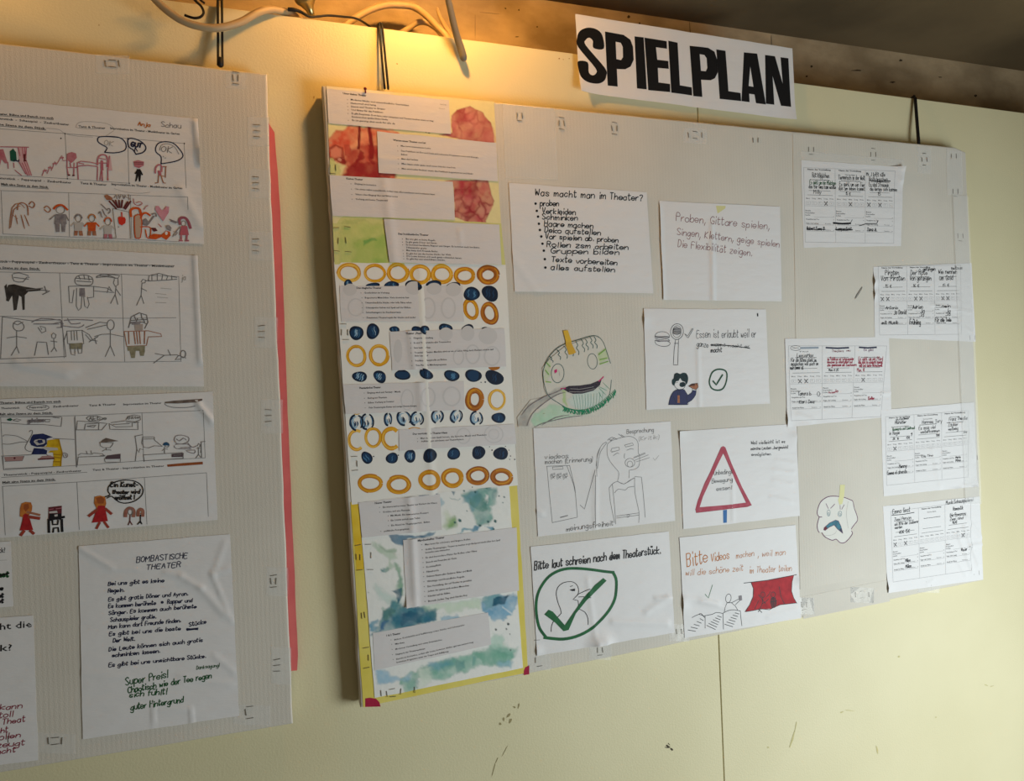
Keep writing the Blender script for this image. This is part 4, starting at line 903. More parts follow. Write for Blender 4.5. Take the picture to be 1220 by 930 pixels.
q.line('158,298 170,270 205,257 245,262 268,280 270,300', 1.0, BLACK, 3); q.poly('162,288 268,292 270,306 220,310 164,304', mat('sketch_grey', (150, 148, 150), .7)); q.line('160,290 190,300 240,292 270,300; 160,306 200,318 250,312 272,322 268,330; 158,322 190,332 240,328 272,338 274,352 255,366 210,368 170,352 160,330', 1.0, BLACK, 3); q.poly('164,316 200,324 268,322 266,332 200,332 166,326', GREYFILL); q.done()
q = Ink(s3, 'spoon_drawing', c)
q.ell(328, 256, 49, 60, BLACK, 1.1, .1); q.ell(328, 256, 33, 45, BLACK, .9, .1); q.poly('304,232 325,220 350,232 352,268 330,276 302,270', mat('sketch_grey', (0, 0, 0))); q.line('304,240 352,236; 302,254 352,252; 304,268 350,266; 302,238 300,270 330,282 354,268 354,236 326,222 302,238', 1.0, BLACK)
q.line('318,316 340,316 334,510 300,510 306,400 318,316; 308,346 338,346', 1.1, BLACK); q.done()
q = Ink(s3, 'tick_drawing', c); q.line('386,272 410,290 444,232 452,236 414,304 406,300 386,272', .9, BLACK); q.done()
q = Ink(s3, 'eating_man_drawing', c)
q.poly('264,814 275,760 300,715 340,695 385,700 410,740 440,720 446,702 474,706 470,740 440,780 410,798 408,814', NAVY, 0)
q.line('264,814 275,760 300,715 340,695 385,700 410,740 440,720 446,702; 474,706 470,740 440,780 410,798 408,814 264,814', 1.0, BLACK, 2); q.poly('332,742 348,742 350,800 332,800', BROWN); q.line('340,700 332,745; 348,700 350,742; 300,750 320,800; 400,745 404,790', .8, BLACK)
q.poly('306,640 320,620 380,620 394,650 380,690 340,697 316,680 306,655', PAPER); q.line('306,640 312,675 340,697 378,690 396,655', 1.0, BLACK, 3)
q.poly('290,655 290,625 302,612 308,580 330,570 352,580 372,570 398,574 412,600 412,630 400,660 388,640 366,632 352,610 340,632 320,636 306,668', mat('hair_green_black', (28, 56, 58), .7, (20, 34, 40), 200), 2)
q.ell(370, 660, 24, 19, mat('hair_green_black', (0, 0, 0)), None, -.3); q.line('318,648 334,642; 350,648 372,642', .8, BLACK)
q.poly('416,672 440,655 484,650 488,680 472,700 446,690', BROWN); q.poly('416,672 440,655 484,650 478,664 440,672', mat('hotdog_dark', (84, 52, 40), .7)); q.line('416,672 440,655 484,650 488,680 472,700 446,690 416,672; 446,690 446,706; 470,690 474,706', .9, BLACK); q.done()
q = Ink(s3, 'green_tick_badge', c)
q.line('580,610 600,565 640,544 690,550 710,580 704,640 680,690 640,704 595,690 576,650', 3.3, DKGREEN, 3, closed=True); q.line('604,634 628,662 676,586', 3.6, DKGREEN); q.done()
# --- phone and girl
s4 = Sheet('paper_sheet', [(635, 510), (798.5, 502), (804, 620), (640.5, 639)], LB, 'white sheet with pencil drawings of a smartphone and a long-haired girl', 'paper', seed=104, creases=[((709, 565), (709, 630), .0012, .005), ((640, 609), (646, 612), .0015, .004)])
c = Crop(630, 490, .1613)
q = Ink(s4, 'phone_drawing', c)
q.line('130,404 300,398; 132,402 150,600 172,818; 300,398 340,570 358,780 172,820; 280,400 330,540 342,600; 230,780 286,766; 174,410 250,406 252,424 176,428 174,410; 232,784 288,768', 1.0, PENCIL, 0)
for x in (158, 204, 250): q.line('%d,468 %d,452 %d,478 %d,500 %d,468; %d,460 %d,492; %d,478 %d,462; %d,486 %d,478' % (x, x+32, x+34, x+4, x, x+6, x+28, x+4, x+30, x+8, x+32), .9, PENCIL)
q.done()
q = Ink(s4, 'girl_drawing', c)
q.line('576,260 584,235 620,212 690,190 750,184 790,205 806,240 806,300 816,330 812,400 780,425 745,432; 576,260 578,320 600,370 640,420 662,450 660,490 656,515 700,535 740,510 780,488; 740,432 738,490', .95, PENCIL, 3)
q.line('500,480 500,360 510,300 540,245 570,225; 505,420 520,320 545,270 575,230; 495,400 505,330 525,270; 490,470 488,700 490,830', .9, PENCIL, 3)
q.line('580,212 612,190 650,205; 600,216 630,196 645,206; 660,166 695,190; 680,172 704,186; 590,205 610,214', 1.1, PENCIL, 2)
q.line('604,292 612,272 664,262 668,284 610,300 604,292; 706,248 764,232 772,248 714,262 706,248; 622,326 650,306 664,310; 722,286 752,274 772,278; 706,310 702,340 708,344; 612,300 618,294', .95, PENCIL)
q.ell(745, 378, 36, 32, PENCIL, 1.0); q.ell(745, 388, 20, 22, PENCIL, .9); q.line('770,345 860,310; 780,360 880,320; 790,372 890,340; 774,338 856,304', .8, PENCIL)
q.line('596,560 610,540 650,515 700,535 760,500 780,488; 780,480 828,484; 592,560 600,660 626,790 630,820; 615,535 632,700 640,830; 780,488 782,600 812,740 810,820; 830,486 845,620 858,780; 632,600 660,572 710,580 730,560 776,552; 646,772 810,748; 646,786 812,764; 722,766 742,760 740,776 724,780', .95, PENCIL, 2)
q.done()
q = Ink(s4, 'tick_drawing', c); q.line('488,430 410,720 378,690', 1.0, PENCIL); q.line('916,342 930,360 958,324', .8, LIGHTPENCIL); q.done()
q = Ink(s4, 'handwriting', c)
q.hand('viedeos', (115, 352), (290, 340), 34, .95, PENCIL); q.hand('machen (Erinnerung)', (118, 388), (468, 366), 34, .95, PENCIL); q.done(); q = Ink(s4, 'handwriting', c); q.hand('Besprechung', (722, 166), (920, 148), 34, .9, PENCIL); q.hand('(Kritik)', (806, 216), (960, 200), 30, .8, LIGHTPENCIL); q.done(); q = Ink(s4, 'handwriting', c); q.hand('meinungsfreiheit', (276, 884), (620, 838), 38, 1.1, PENCIL, .5); q.done()
# --- warning triangle
s5 = Sheet('paper_sheet', [(809, 513.5), (948, 504.5), (952.5, 614), (814, 630)], LB, 'white sheet with a large red warning triangle on a blue post', 'paper', seed=105, creases=[((922, 560), (945, 563), .0012, .004), ((921, 572), (943, 577), .0013, .004), ((918, 592), (942, 598), .0014, .004), ((925, 548), (945, 552), .001, .004), ((872, 565), (873, 620), .001, .004)], lifts=[((809, 513), .04, .003), ((948, 520), .03, .003)])
c = Crop(800, 490, .1613)
q = Ink(s5, 'triangle_drawing', c)
q.poly('365,262 380,255 396,264 440,380 520,560 590,690 560,704 400,722 180,748 174,720 190,660 240,530 300,410', SIGNRED, holes='380,310 392,330 440,445 500,570 548,672 400,690 206,706 230,630 290,500 340,390')
q.line('174,722 180,748 400,722 590,692; 380,310 392,332 470,510 548,672; 362,266 290,430 200,640', .5, MAROON); q.done()
q = Ink(s5, 'post_drawing', c); q.poly('378,728 408,724 406,820 380,822', BLUEMARK); q.done()
q = Ink(s5, 'handwriting', c)
q.hand('Unbedingt', (312, 470), (446, 456), 32, .95, BLACK); q.hand('Bewegung', (296, 530), (446, 512), 30, .95, BLACK); q.hand('essen!', (330, 586), (440, 572), 30, 1.0, BLACK)
q.done(); q = Ink(s5, 'handwriting', c); q.hand('Weil vielleicht ist es', (585, 244), (836, 230), 24, 1.0, BLACK, .5); q.hand('manche Leuten Übergewicht', (584, 284), (858, 272), 22, 1.0, BLACK, .5); q.hand('ermöglichen', (588, 328), (730, 322), 20, .9, BLACK, .5); q.done()
# --- shouting allowed
s6 = Sheet('paper_sheet', [(632, 651), (796.5, 632.5), (803.5, 753), (639.5, 781)], LB, 'white sheet with a shouting head inside a big green ring and tick', 'paper', seed=106, creases=[((781, 712), (800, 712), .0025, .004), ((770, 728), (795, 712), .002, .006), ((730, 740), (795, 742), .0022, .006), ((700, 690), (709, 760), .001, .005)], lifts=[((712, 767), .035, .008), ((722, 766), .03, .006), ((640, 775), .02, .003)])
c = Crop(620, 625, .18812); s6.eps = .0004
q = Ink(s6, 'handwriting', c)
q.hand('Bitte laut schreien nach dem Theaterstück.', (88, 284), (885, 180), 50, 2.1, BLACK, .3, .1); q.line('572,206 604,196 626,200; 570,212 620,206', 2.2, BLACK); q.done()
q = Ink(s6, 'head_drawing', c)
q.line('194,674 196,640 215,598 258,558 240,500 226,440 236,395 270,366 320,358 350,372 366,400 364,440 332,472 364,478 366,520 372,532 408,552 426,590 428,630; 360,440 420,412 440,405; 368,456 400,454 444,460', 1.2, BLACK, 2)
q.poly('310,410 345,402 344,418 325,418', BLACK); q.line('314,390 330,384', .9, BLACK); q.done()
q = Ink(s6, 'green_tick_ring', c)
q.line('585,300 604,340 606,400 596,470 560,540 500,610 430,668 350,706 270,722 200,718 152,712', 5.8, GREENMARK, 3)
q.line('158,706 122,656 104,590 98,510 108,440 136,380 180,326 236,292 300,276 380,276 460,284 530,294 588,300', 5.4, GREENMARK, 3); q.line('136,380 180,326 236,290 300,274', 2.4, GREENMARK, 3)
q.poly('150,566 178,536 204,548 280,634 330,560 400,460 470,380 524,336 544,352 500,396 420,474 350,560 304,664 272,672 220,618', GREENMARK, 0); q.done()
# --- videos allowed
s7 = Sheet('paper_sheet', [(809, 640), (947.5, 625), (954, 736), (815.5, 759.5)], LB, 'white sheet with orange-brown writing, audience drawing and red stage curtain', 'paper', seed=107, creases=[((815, 712), (855, 718), .0018, .006), ((835, 715), (880, 728), .0016, .006), ((915, 735), (950, 725), .001, .005)], lifts=[((812, 720), .03, .004), ((952, 690), .02, .003)])
c = Crop(800, 620, .1613)
q = Ink(s7, 'handwriting', c)
q.hand('Bitte', (112, 340), (262, 306), 96, 2.0, BROWNPEN, .3); q.hand('Videos', (290, 302), (425, 280), 60, 1.7, BROWNPEN, .3); q.hand('machen', (476, 276), (606, 258), 40, 1.1, BROWNPEN, .4); q.hand(', weil man', (636, 268), (838, 250), 46, 1.1, BROWNPEN, .4)
q.hand('will die schöne zeit', (102, 406), (525, 368), 42, 1.15, BROWNPEN, .4); q.hand('im Theater teilen', (572, 388), (884, 370), 44, 1.1, BROWNPEN, .4); q.done()
q = Ink(s7, 'tick_drawing', c); q.line('246,542 270,570 300,474', 1.4, mat('green_pen2', (60, 110, 70), .6)); q.done()
q = Ink(s7, 'audience_drawing', c)
q.ell(418, 572, 20, 32, BLACK, 1.1, .15); q.line('388,672 390,640 408,606 440,604 470,630 484,658; 440,606 490,580 510,575; 470,620 500,590; 494,556 514,552 518,584 500,590 494,556', 1.1, BLACK, 0); q.poly('494,556 514,552 518,584 500,590', GREYFILL)
q.line('150,714 200,690 236,704; 236,704 246,700 300,690 330,676 376,684; 376,684 420,660 460,656 500,664; 246,700 246,792; 378,684 382,800; 504,662 518,775; 200,690 215,684 232,700', 1.15, BLACK, 2)
for k in range(6): q.line('%d,%d %d,%d' % (120+k*22, 806-k*21, 175+k*14, 815-k*20), 1.3, BLACK)
for k in range(6): q.line('%d,%d %d,%d' % (258+k*16, 772-k*14, 322+k*9, 802-k*18), 1.3, BLACK)
for k in range(6): q.line('%d,%d %d,%d' % (392+k*15, 764-k*17, 450+k*9, 782-k*19), 1.3, BLACK)
q.done()
q = Ink(s7, 'curtain_drawing', c)
q.poly('585,455 700,438 800,422 900,402 888,450 884,520 900,570 922,608 880,612 800,622 740,648 660,654 540,672 575,620 600,560 602,500', REDFILL)
q.line('532,460 700,440 920,398; 585,455 602,500 600,560 575,620 540,672 600,662 660,650 720,656 770,630 800,620 920,606; 900,402 888,450 884,520 900,570 922,608', 1.3, BLACK, 0)
q.ell(672, 545, 16, 20, BLACK, 1.3); q.ell(748, 545, 16, 20, BLACK, 1.4); q.poly('735,570 765,568 772,610 760,640 738,640 728,600', MAROON)
q.line('640,545 690,610; 672,565 668,610 640,672; 668,610 690,600 714,576; 640,590 612,650; 700,560 720,540 726,520; 748,565 748,640; 728,600 776,590; 792,486 806,560 830,612; 640,650 664,676; 735,570 765,568 772,610 760,640 738,640 728,600 735,570', 1.4, BLACK); q.done()
# --- cut-out monster face with a long tongue
def paint_face(x, y):
    c = Crop(610, 370, .16129)
    p = Paint(x, y, (206, 201, 188), 151)
    def w(s_, *a, **k): return p.wash([c(q_) for q_ in pts(s_)[0]], *a, **k)
    w('20,840 60,770 120,690 200,640 300,590 390,565 400,600 320,620 220,680 140,760 110,860 60,850', (160, 158, 150), 5, (128, 124, 122), 3, amt=.8)
    w('140,870 170,760 280,680 360,690 430,770 560,770 480,800 300,840 160,880', (150, 200, 164), 6, (176, 212, 182), 4, amt=.8)
    w('360,600 400,600 410,690 390,700', (166, 196, 120), 3, amt=.8); w('420,630 700,560 700,640 620,720 500,735 430,700', (190, 210, 200), 5, amt=.8)
    w('632,310 690,280 712,360 645,400', (170, 200, 120), 3, amt=.7); w('240,380 270,370 280,520 245,520', (180, 204, 140), 3, amt=.5)
    w('392,238 430,230 470,310 418,326', (214, 172, 50), 1.2, warp=1)
    return p.c
FZ = [(617, 508), (616, 497), (632, 476), (652, 472), (648, 462), (646, 438), (655, 427), (672, 413), (690, 406), (706, 401), (714, 402), (721, 410), (727, 432), (729, 450), (732, 466), (726, 482), (712, 494), (696, 495), (672, 498), (640, 507)]
class Cut(Sheet):
    def __init__(s, name, outline, lvl, label, cat, paint=None, M=PAPER, seed=1):
        Sheet.__init__(s, name, None, lvl, label, cat, M, seed=seed, outline=outline)
        if paint:
            bm = bmesh.new(); bm.from_mesh(s.o.data); split_long(bm, .003); bm.to_mesh(s.o.data); bm.free()
            co = np.array([v.co for v in s.o.data.vertices]); px, py = proj(co[:, 0]+s.ctr[0], co[:, 2]+s.ctr[1]); cc = paint(px, py)
            at = s.o.data.attributes.new('pigment', 'FLOAT_COLOR', 'POINT'); at.data.foreach_set('color', np.concatenate([cc, np.ones((len(cc), 1))], 1).ravel())
mf = Cut('cutout_face', FZ, .0004, 'green and grey monster face with wide dark mouth and a mustard tape strip', 'drawing', paint_face, PAINTED, 151)
c = Crop(610, 370, .16129)
q = Ink(mf, 'face_outline', c)
q.line('726,388 700,310 676,240 640,195 590,186 500,212 400,242 330,280 270,345 232,430 230,500 250,590 280,640 340,680 380,705; 380,705 420,726 500,740 580,740 650,712 700,660 724,590 732,512', 1.4, TEALPEN, 3)
for x, y, h in [(280, 340, 40), (335, 290, 70), (385, 262, 90), (430, 240, 95), (470, 226, 100), (512, 214, 90), (540, 210, 80), (575, 196, 80), (605, 192, 85)]:
    q.line([(x, y), (x+14, y+h*.3), (x+4, y+h*.5), (x+22, y+h*.75), (x+20, y+h)], 1.5, TEALPEN, 3)
q.done()
q = Ink(mf, 'eyes', c); q.ell(336, 462, 47, 70, TEALPEN, 1.2, .05); q.ell(592, 374, 36, 57, TEALPEN, 1.1, -.1); q.poly('310,440 330,430 332,452 314,464', MAGENTA); q.line('345,440 350,480', .8, LIGHTPENCIL); q.done()
q = Ink(mf, 'mouth', c)
q.poly('372,575 420,555 500,552 580,540 640,515 660,508 648,550 600,590 520,612 450,614 410,600', mat('mouth_dark', (40, 34, 44), .7, (64, 56, 66), 300))
q.line('430,576 500,580 600,562; 420,598 520,600 610,575', .8, LIGHTPENCIL); q.line('360,576 392,572; 650,512 674,488; 640,520 668,496', 2.2, MAGENTA); q.line('640,560 700,590; 640,570 690,620; 670,530 720,580; 640,600 660,640', 1, SEAGREEN, taper=True)
for k in range(11): q.line([(450+k*22, 625-k*2), (462+k*20, 680), (470+k*17, 728-k)], .7, mat('faint_green', (140, 176, 160), .8), 3)
q.done()
q = Ink(mf, 'beard', c)
for k in range(44):
    t = k/43; x = 372+t*385; y = 706+math.sin(t*3.0)*48-t*t*130
    q.line([(x, y), (x+10+random.uniform(-5, 8), y+16), (x+4+random.uniform(-5, 14), y+34)], 2.2, SEAGREEN, 3, taper=True)
for a in ['246,440 270,470', '250,525 285,528', '254,385 280,412', '640,325 690,285', '650,362 700,350', '648,395 708,375']: q.line(a, 2.0, LIME)
q.done()
q = Ink(mf, 'tongue_lines', c); q.line('70,770 130,700 230,640 330,600 385,570; 110,850 150,760 240,680 330,622 390,604; 170,860 230,830 400,790 520,775; 220,845 320,790 420,770', 1.6, GREYFILL, 3, taper=True); q.done()
q = Ink(mf, 'tape', c); q.poly('376,148 410,143 440,232 398,240', YTAPE); q.poly('392,238 434,230 470,310 444,322 418,326', mat('tape_over_drawing', (206, 160, 44), .6)); q.done('strip of mustard yellow masking tape')
# --- cloud face
CZ = [tuple(Crop(950, 560, .10753)(p)) for p in pts('218,480 226,420 256,350 320,300 390,286 500,296 580,325 612,345 628,420 650,480 664,550 620,610 590,650 606,690 570,750 520,800 470,804 426,764 380,774 320,750 276,690 232,685 218,620 240,515')[0]]
cf = Cut('cutout_face', CZ, .0005, 'small angry cloud face with blue mouth and a pale tape strip', 'drawing', None, mat('cloud_paper', (213, 211, 202), .65), 152)
c = Crop(950, 560, .10753)
q = Ink(cf, 'face_outline', c)
q.line('268,516 240,515 218,480 226,420 256,350 320,300 390,286 500,296 580,325 612,345 628,420 650,480 664,550 620,610 594,650; 240,515 218,600 224,660 240,688; 268,690 300,735 380,774 426,762 470,800 520,800 570,756 608,700 596,672', 1.6, PLUM, 3); q.line('612,345 620,400 632,425; 560,345 540,480 560,640; 305,720 360,720 410,700 430,670', .6, LIGHTPENCIL, 3); q.done()
q = Ink(cf, 'face_features', c)
q.line('314,370 340,424; 410,374 366,420; 470,386 472,432; 516,382 488,430', 1.3, PLUM); q.ell(344, 472, 17, 34, TEAL, .9, .05); q.ell(344, 480, 7, 14, TEAL, .7); q.ell(468, 482, 20, 30, TEAL, .9, .2); q.ell(468, 486, 8, 13, TEAL, .7)
q.poly('288,660 292,636 350,584 420,550 452,560 480,620 502,700 440,650 404,606 350,630 304,666', TEAL, 0); q.poly('288,660 292,636 312,620 330,640 304,666', MAROON); q.poly('470,640 486,650 502,700 460,668', NAVYPEN); q.line('288,660 292,636 350,584 420,550 452,560 480,620 502,700 440,650 404,606 350,630 304,666 288,660', .9, PLUM); q.done()
q = Ink(cf, 'tape', c); q.poly('470,160 524,160 514,290 494,372 462,382 448,330 460,290', YTAPE2); q.done('strip of pale yellow masking tape')
#=== FORMS ===
class Form:
    """printed timetable form: three columns of lines, a day row and boxes; handwriting placed by u,v"""
    def __init__(s, sheet, frame):
        s.S = sheet; s.F = [np.array(U(*p)) for p in frame]
        s.p = Ink(sheet, 'printed_form'); s.hs = [Ink(sheet, 'handwriting') for _ in range(3)]; s.h = s.hs[1]
        for k in range(4):
            a = s.at(k/3, 0); b = s.at(k/3, 1); s.p.rib([a, b], .0005, PALEPRINT)
        for v in (0, 1): s.p.rib([s.at(0, v), s.at(1, v)], .0005, PALEPRINT)
        s.p.step(); s.H = np.linalg.norm(s.F[3]-s.F[0])
    def at(s, u, v):
        F_ = s.F; return tuple((F_[0]*(1-u)+F_[1]*u)*(1-v)+(F_[3]*(1-u)+F_[2]*u)*v)
    def ln(s, u0, u1, v, w=.0007, M=None): s.p.rib([s.at(u0, v), s.at(u1, v)], w, M or PRINT)
    def ty(s, t, u0, u1, v, cap, M=None, b=.01): s.p.typed(t, s.at(u0, v), s.at(u1, v), cap, M or PRINT, b, True)
    def hw(s, t, u0, u1, v, cap=.055, w=1.1, M=BLACK, jit=.4): s.hs[min(int((u0+.01)*3), 2)].hand(t, s.at(u0, v), s.at(u1, v), cap*s.H, w, M, jit, .1, True)
    def strike(s, u0, u1, v, w=2.2, M=BLACK, dv=0.0): h = s.hs[min(int((u0+.01)*3), 2)]; h.rib([s.at(u0, v), s.at((u0+u1)/2, v+.008), s.at(u1, v+dv)], w*.001, M); h.step()
    def col(s, k, heads=True, xs=()):
        u = k/3; g = 1/3; H = s.H
        def m(f): return u+g*f
        if heads: s.ty('Name der Vorstellung', m(.12), m(.86), .03, .02*H, None, .03); s.ty('Titel des Stücks', m(.32), m(.66), .085, .016*H)
        s.ln(m(.2), m(.82), .16); s.ty('Beschreibung des Stücks', m(.2), m(.82), .165, .012*H)
        s.ln(m(.15), m(.84), .305); s.ln(m(.1), m(.92), .365)
        for i, d in enumerate(('Mo', 'Di', 'Mi', 'Do', 'Fr')):
            f = .06+i*.19; s.ty(d+'tag'[:3 if i % 2 else 2], m(f), m(f+.12), .42, .018*H, PALEPRINT)
            P = [s.at(m(f+.0), .455), s.at(m(f+.13), .455), s.at(m(f+.13), .495), s.at(m(f), .495)]; s.p.rib(P+[P[0]], .0004, PALEPRINT)
            s.ty('T' if i in (2, 3) else 'x', m(f+.04), m(f+.075), .48, .016*H, PALEPRINT)
        s.ln(m(.02), m(1), .512, .0004, PALEPRINT)
        for v, a, b, t in ((.585, .03, .2, 'Raum'), (.615, .03, .33, 'Darsteller'), (.645, .03, .18, 'Licht'), (.70, .05, .46, 'Requisiten und Ton'), (.755, .05, .44, 'Regie oder Leitung'), (.84, .05, .42, 'Anzahl der Plätze')): s.ty(t, m(a), m(b), v, .019*H)
        s.ln(m(.3), m(.95), .66, .0004, PALEPRINT); s.ln(m(.05), m(.95), .765, .0004, PALEPRINT); s.ln(m(.05), m(.95), .85, .0005, PALEPRINT); s.ty('Kosten', m(.66), m(.84), .755, .016*H, PALEPRINT); s.ty('Summe', m(.66), m(.84), .84, .016*H, PALEPRINT)
        for v in (.655, .70, .755, .84): s.ty('o', m(.92), m(.96), v, .018*H, PALEPRINT)
        s.p.step()
        for i in xs:
            f = .06+i*.19; h = s.hs[k]; h.rib([s.at(m(f+.01), .45), s.at(m(f+.11), .50)], .0016, BLACK); h.rib([s.at(m(f+.11), .45), s.at(m(f+.02), .5)], .0016, BLACK); h.step()
    def done(s):
        s.p.done()
        for h in s.hs: h.done(None, True)
GRP = None
f1s = Sheet('form_sheet', [(954, 191), (1076, 199), (1073, 293), (957, 295)], LB, 'timetable form highest on the board, its upper right corner peeling away', 'form', seed=201, lifts=[((1076, 199), .05, .009), ((1073, 215), .02, .003)])
f = Form(f1s, [(957, 199.7), (1065.5, 204), (1064.3, 290), (959, 288.4)])
f.col(0, True, (3,)); f.col(1, True, (2,)); f.col(2, False, (0, 2))
f.hw('Rot käppchen', .09, .27, .125, .06); f.hw('Es geht um ein Mädchen', .06, .34, .22, .055, 1.1, GREENPEN); f.hw('das zur Oma kam wollte', .05, .34, .275, .055); f.hw('Milly', .10, .18, .345, .05)
f.hw('Tiermensch in der Welt', .37, .66, .14, .06); f.hw('Es geht um ein Tier', .38, .66, .23, .055); f.hw('das am leben kommt', .37, .66, .285, .05); f.hw('15 €', .45, .50, .35, .04)
f.hw('Mr. J trifft süße', .68, .89, .08, .05); f.hw('Rotkäppchen', .71, .92, .145, .055); f.strike(.71, .95, .14, 2.4); f.hw('Es sind 3 Freunde', .71, .93, .225, .055); f.hw('die lernen sich kennen', .72, 1.03, .28, .055); f.hw('15', .81, .84, .345, .045)
f.strike(.31, .50, .735, 4.0); f.h.rib([f.at(.5, .73), f.at(.52, .685)], .0012, BLACK); f.hs[2].rib([f.at(.60, .765), f.at(.68, .735), f.at(.80, .73), f.at(.81, .69)], .0018, BLACK)
f.hw('Robert Emma B', .02, .21, .835, .04, 1.5); f.strike(.02, .22, .825, 1.4); f.hw('Lampenlicht', .34, .51, .83, .04, 1.4); f.strike(.33, .52, .822, 2.6); f.hw('Tanz A', .69, .79, .835, .045, 1.6); f.done()
f2s = Sheet('form_sheet', [(1040, 318), (1157, 313.5), (1162, 407), (1042, 402)], LB, 'timetable form about pirates with a curled left edge, second from the top', 'form', seed=202, lifts=[((1040, 335), .025, .006), ((1040, 350), .022, .005)], creases=[((1110, 363), (1155, 372), .0016, .004), ((1150, 390), (1158, 397), .0014, .003)])
f = Form(f2s, [(1045.8, 317.5), (1144, 316), (1145, 398), (1047.5, 399)])
f.col(0, True, (0, 1)); f.col(1, True, (1, 2)); f.col(2, False, (1, 2))
f.hw('Piraten', .08, .24, .125, .065, 1.4); f.hw('Von Piraten', .03, .31, .21, .07, 1.4); f.hw('15 €', .08, .15, .31, .045); f.hw('Der Rote', .38, .58, .13, .065, 1.4); f.hw('gefangen', .53, .68, .07, .05, 1.5); f.hw('Von gefangen', .37, .63, .21, .07, 1.4); f.hw('16 €', .41, .48, .31, .045)
f.hw('Wie nennen', .72, .95, .12, .065, 1.4); f.hw('seltsam', .88, 1.02, .06, .05, 1.4); f.hw('um Gold', .73, .90, .21, .07, 1.5); f.hw('15 €', .77, .85, .31, .045)
f.hw('Antonio', .08, .22, .625, .045, 1.3); f.hw('Ja David', .17, .32, .70, .06, 1.5); f.hw('Adrian', .40, .52, .62, .05, 1.5); f.hw('Ja', .49, .54, .69, .07, 1.5); f.hw('Ja', .48, .53, .74, .06, 1.3); f.hw('nein', .75, .86, .61, .045, 1.5); f.hw('Ja', .81, .86, .69, .06, 1.6); f.hw('Ja', .80, .86, .73, .05, 1.4)
f.hw('mit Musik', .03, .22, .84, .045, 1.6); f.hw('Frühling', .36, .49, .85, .07, 1.6); f.hw('Für alle Teile', .67, .87, .815, .055, 1.5); f.done()
f3s = Sheet('form_sheet', [(935, 403.5), (1058.5, 401), (1062, 496), (937.5, 508.5)], LB, 'timetable form with red handwriting and two black header bars', 'form', seed=203, creases=[((950, 494), (968, 500), .0015, .005), ((1050, 469), (1063, 467), .0016, .003)], lifts=[((936, 500), .03, .004)])
f = Form(f3s, [(939, 411.8), (1056, 412), (1049, 496), (942, 501)])
f.col(0, False, (1, 2)); f.col(1, False, ()); f.col(2, False, (1,))
P = [f.at(.07+.05*math.cos(a), .03+.033*math.sin(a)) for a in np.linspace(0, 6.28, 20)]; f.hs[0].rib(P, .0009, BLACK)
f.p.rib([f.at(.12, .03), f.at(.29, .025)], .0042, mat('grey_blue_marker', (142, 152, 162), .7)); f.strike(.37, .60, .025, 3.6, NAVYPEN); f.strike(.71, .89, .02, 3.6, NAVYPEN)
f.ty('Name', .04, .10, .035, .016*f.H); f.ty('Titel', .10, .19, .085, .014*f.H); f.hw('LexusMax', .08, .24, .15, .045, 1.2); f.hw('Für die Bühne steht im', .02, .27, .215, .05); f.hw('magischen will auch im', .02, .29, .265, .05); f.hw('mein Zimmer ist', .01, .14, .315, .05)
f.hw('Theaters', .43, .55, .085, .03, .9, REDPEN); f.hw('neu', .58, .62, .075, .025, .9, REDPEN)
f.hw('Im Publikum ist Schauspieler', .385, .66, .20, .04, 1.2, CRIMSON); f.hw('manches zu unterhalten und', .385, .645, .24, .038, 1.2, CRIMSON); f.hw('das gemeinsam mit Zuschauern', .385, .69, .28, .038, 1.2, CRIMSON); f.hw('Max: € 20', .40, .50, .345, .03, 1.1)
f.hw('Es gibt', .76, .86, .07, .03, .9, PLUM); f.hw('Es geht um ein Pferd', .71, .97, .205, .05, 1.3, CRIMSON); f.hw('das sich so schlecht bewegt', .71, .97, .25, .048, 1.3, CRIMSON); f.hw('will und seine Wunschwelt', .72, .97, .295, .045, 1.3, CRIMSON); f.hw('Max. 1€', .70, .78, .355, .04, 1.2, CRIMSON)
f.hw('Tamara b.', .08, .22, .665, .05, 1.2); P = [f.at(.295+.014*math.cos(a), .655+.03*math.sin(a)) for a in np.linspace(0, 6.28, 16)]; f.hs[0].rib(P, .0012, BLACK); f.hw('Karl Dez', .09, .25, .775, .04, 1.3); f.hw('Rollen', .40, .47, .65, .02, 1.0, CRIMSON); f.hw('Ja', .46, .50, .635, .035, 1.6, CRIMSON); f.hw('Keller', .84, .91, .755, .04, 1.5, CRIMSON); f.done()
f4s = Sheet('form_sheet', [(1049, 488), (1160, 479), (1164, 579), (1052.5, 591)], LB, 'timetable form second from the bottom, tape curling off its lower right edge', 'form', seed=204, creases=[((1110, 535), (1120, 580), .0016, .006), ((1148, 492), (1160, 545), .002, .006), ((1124, 586), (1145, 582), .0025, .003), ((1148, 578), (1162, 580), .002, .003)], lifts=[((1164, 579), .03, .004)])
f = Form(f4s, [(1054.5, 496.3), (1153, 489), (1153, 568), (1056, 578)])
f.col(0, True, (1,)); f.col(1, True, ()); f.col(2, True, ())
f.hw('gute', .12, .20, .06, .03); f.hw('Besuch', .21, .27, .06, .03); f.hw('Monster', .11, .24, .115, .035, 1.3); f.hw('Rosemarie und Edeltraud', .08, .34, .21, .04, 1.2, GREENPEN); f.hw('in Regie', .04, .16, .27, .05, 1.1); f.hw('1', .29, .30, .31, .05, 1.6); f.hw('26  16', .08, .15, .345, .03); f.hw('15€', .24, .28, .345, .03)
f.hw('Hannes Tory', .43, .67, .145, .05, 1.2); f.hw('Es mag viel', .39, .59, .23, .05); f.hw('weiterkommen', .41, .64, .285, .045); f.hw('15€', .60, .64, .345, .03, 1.3)
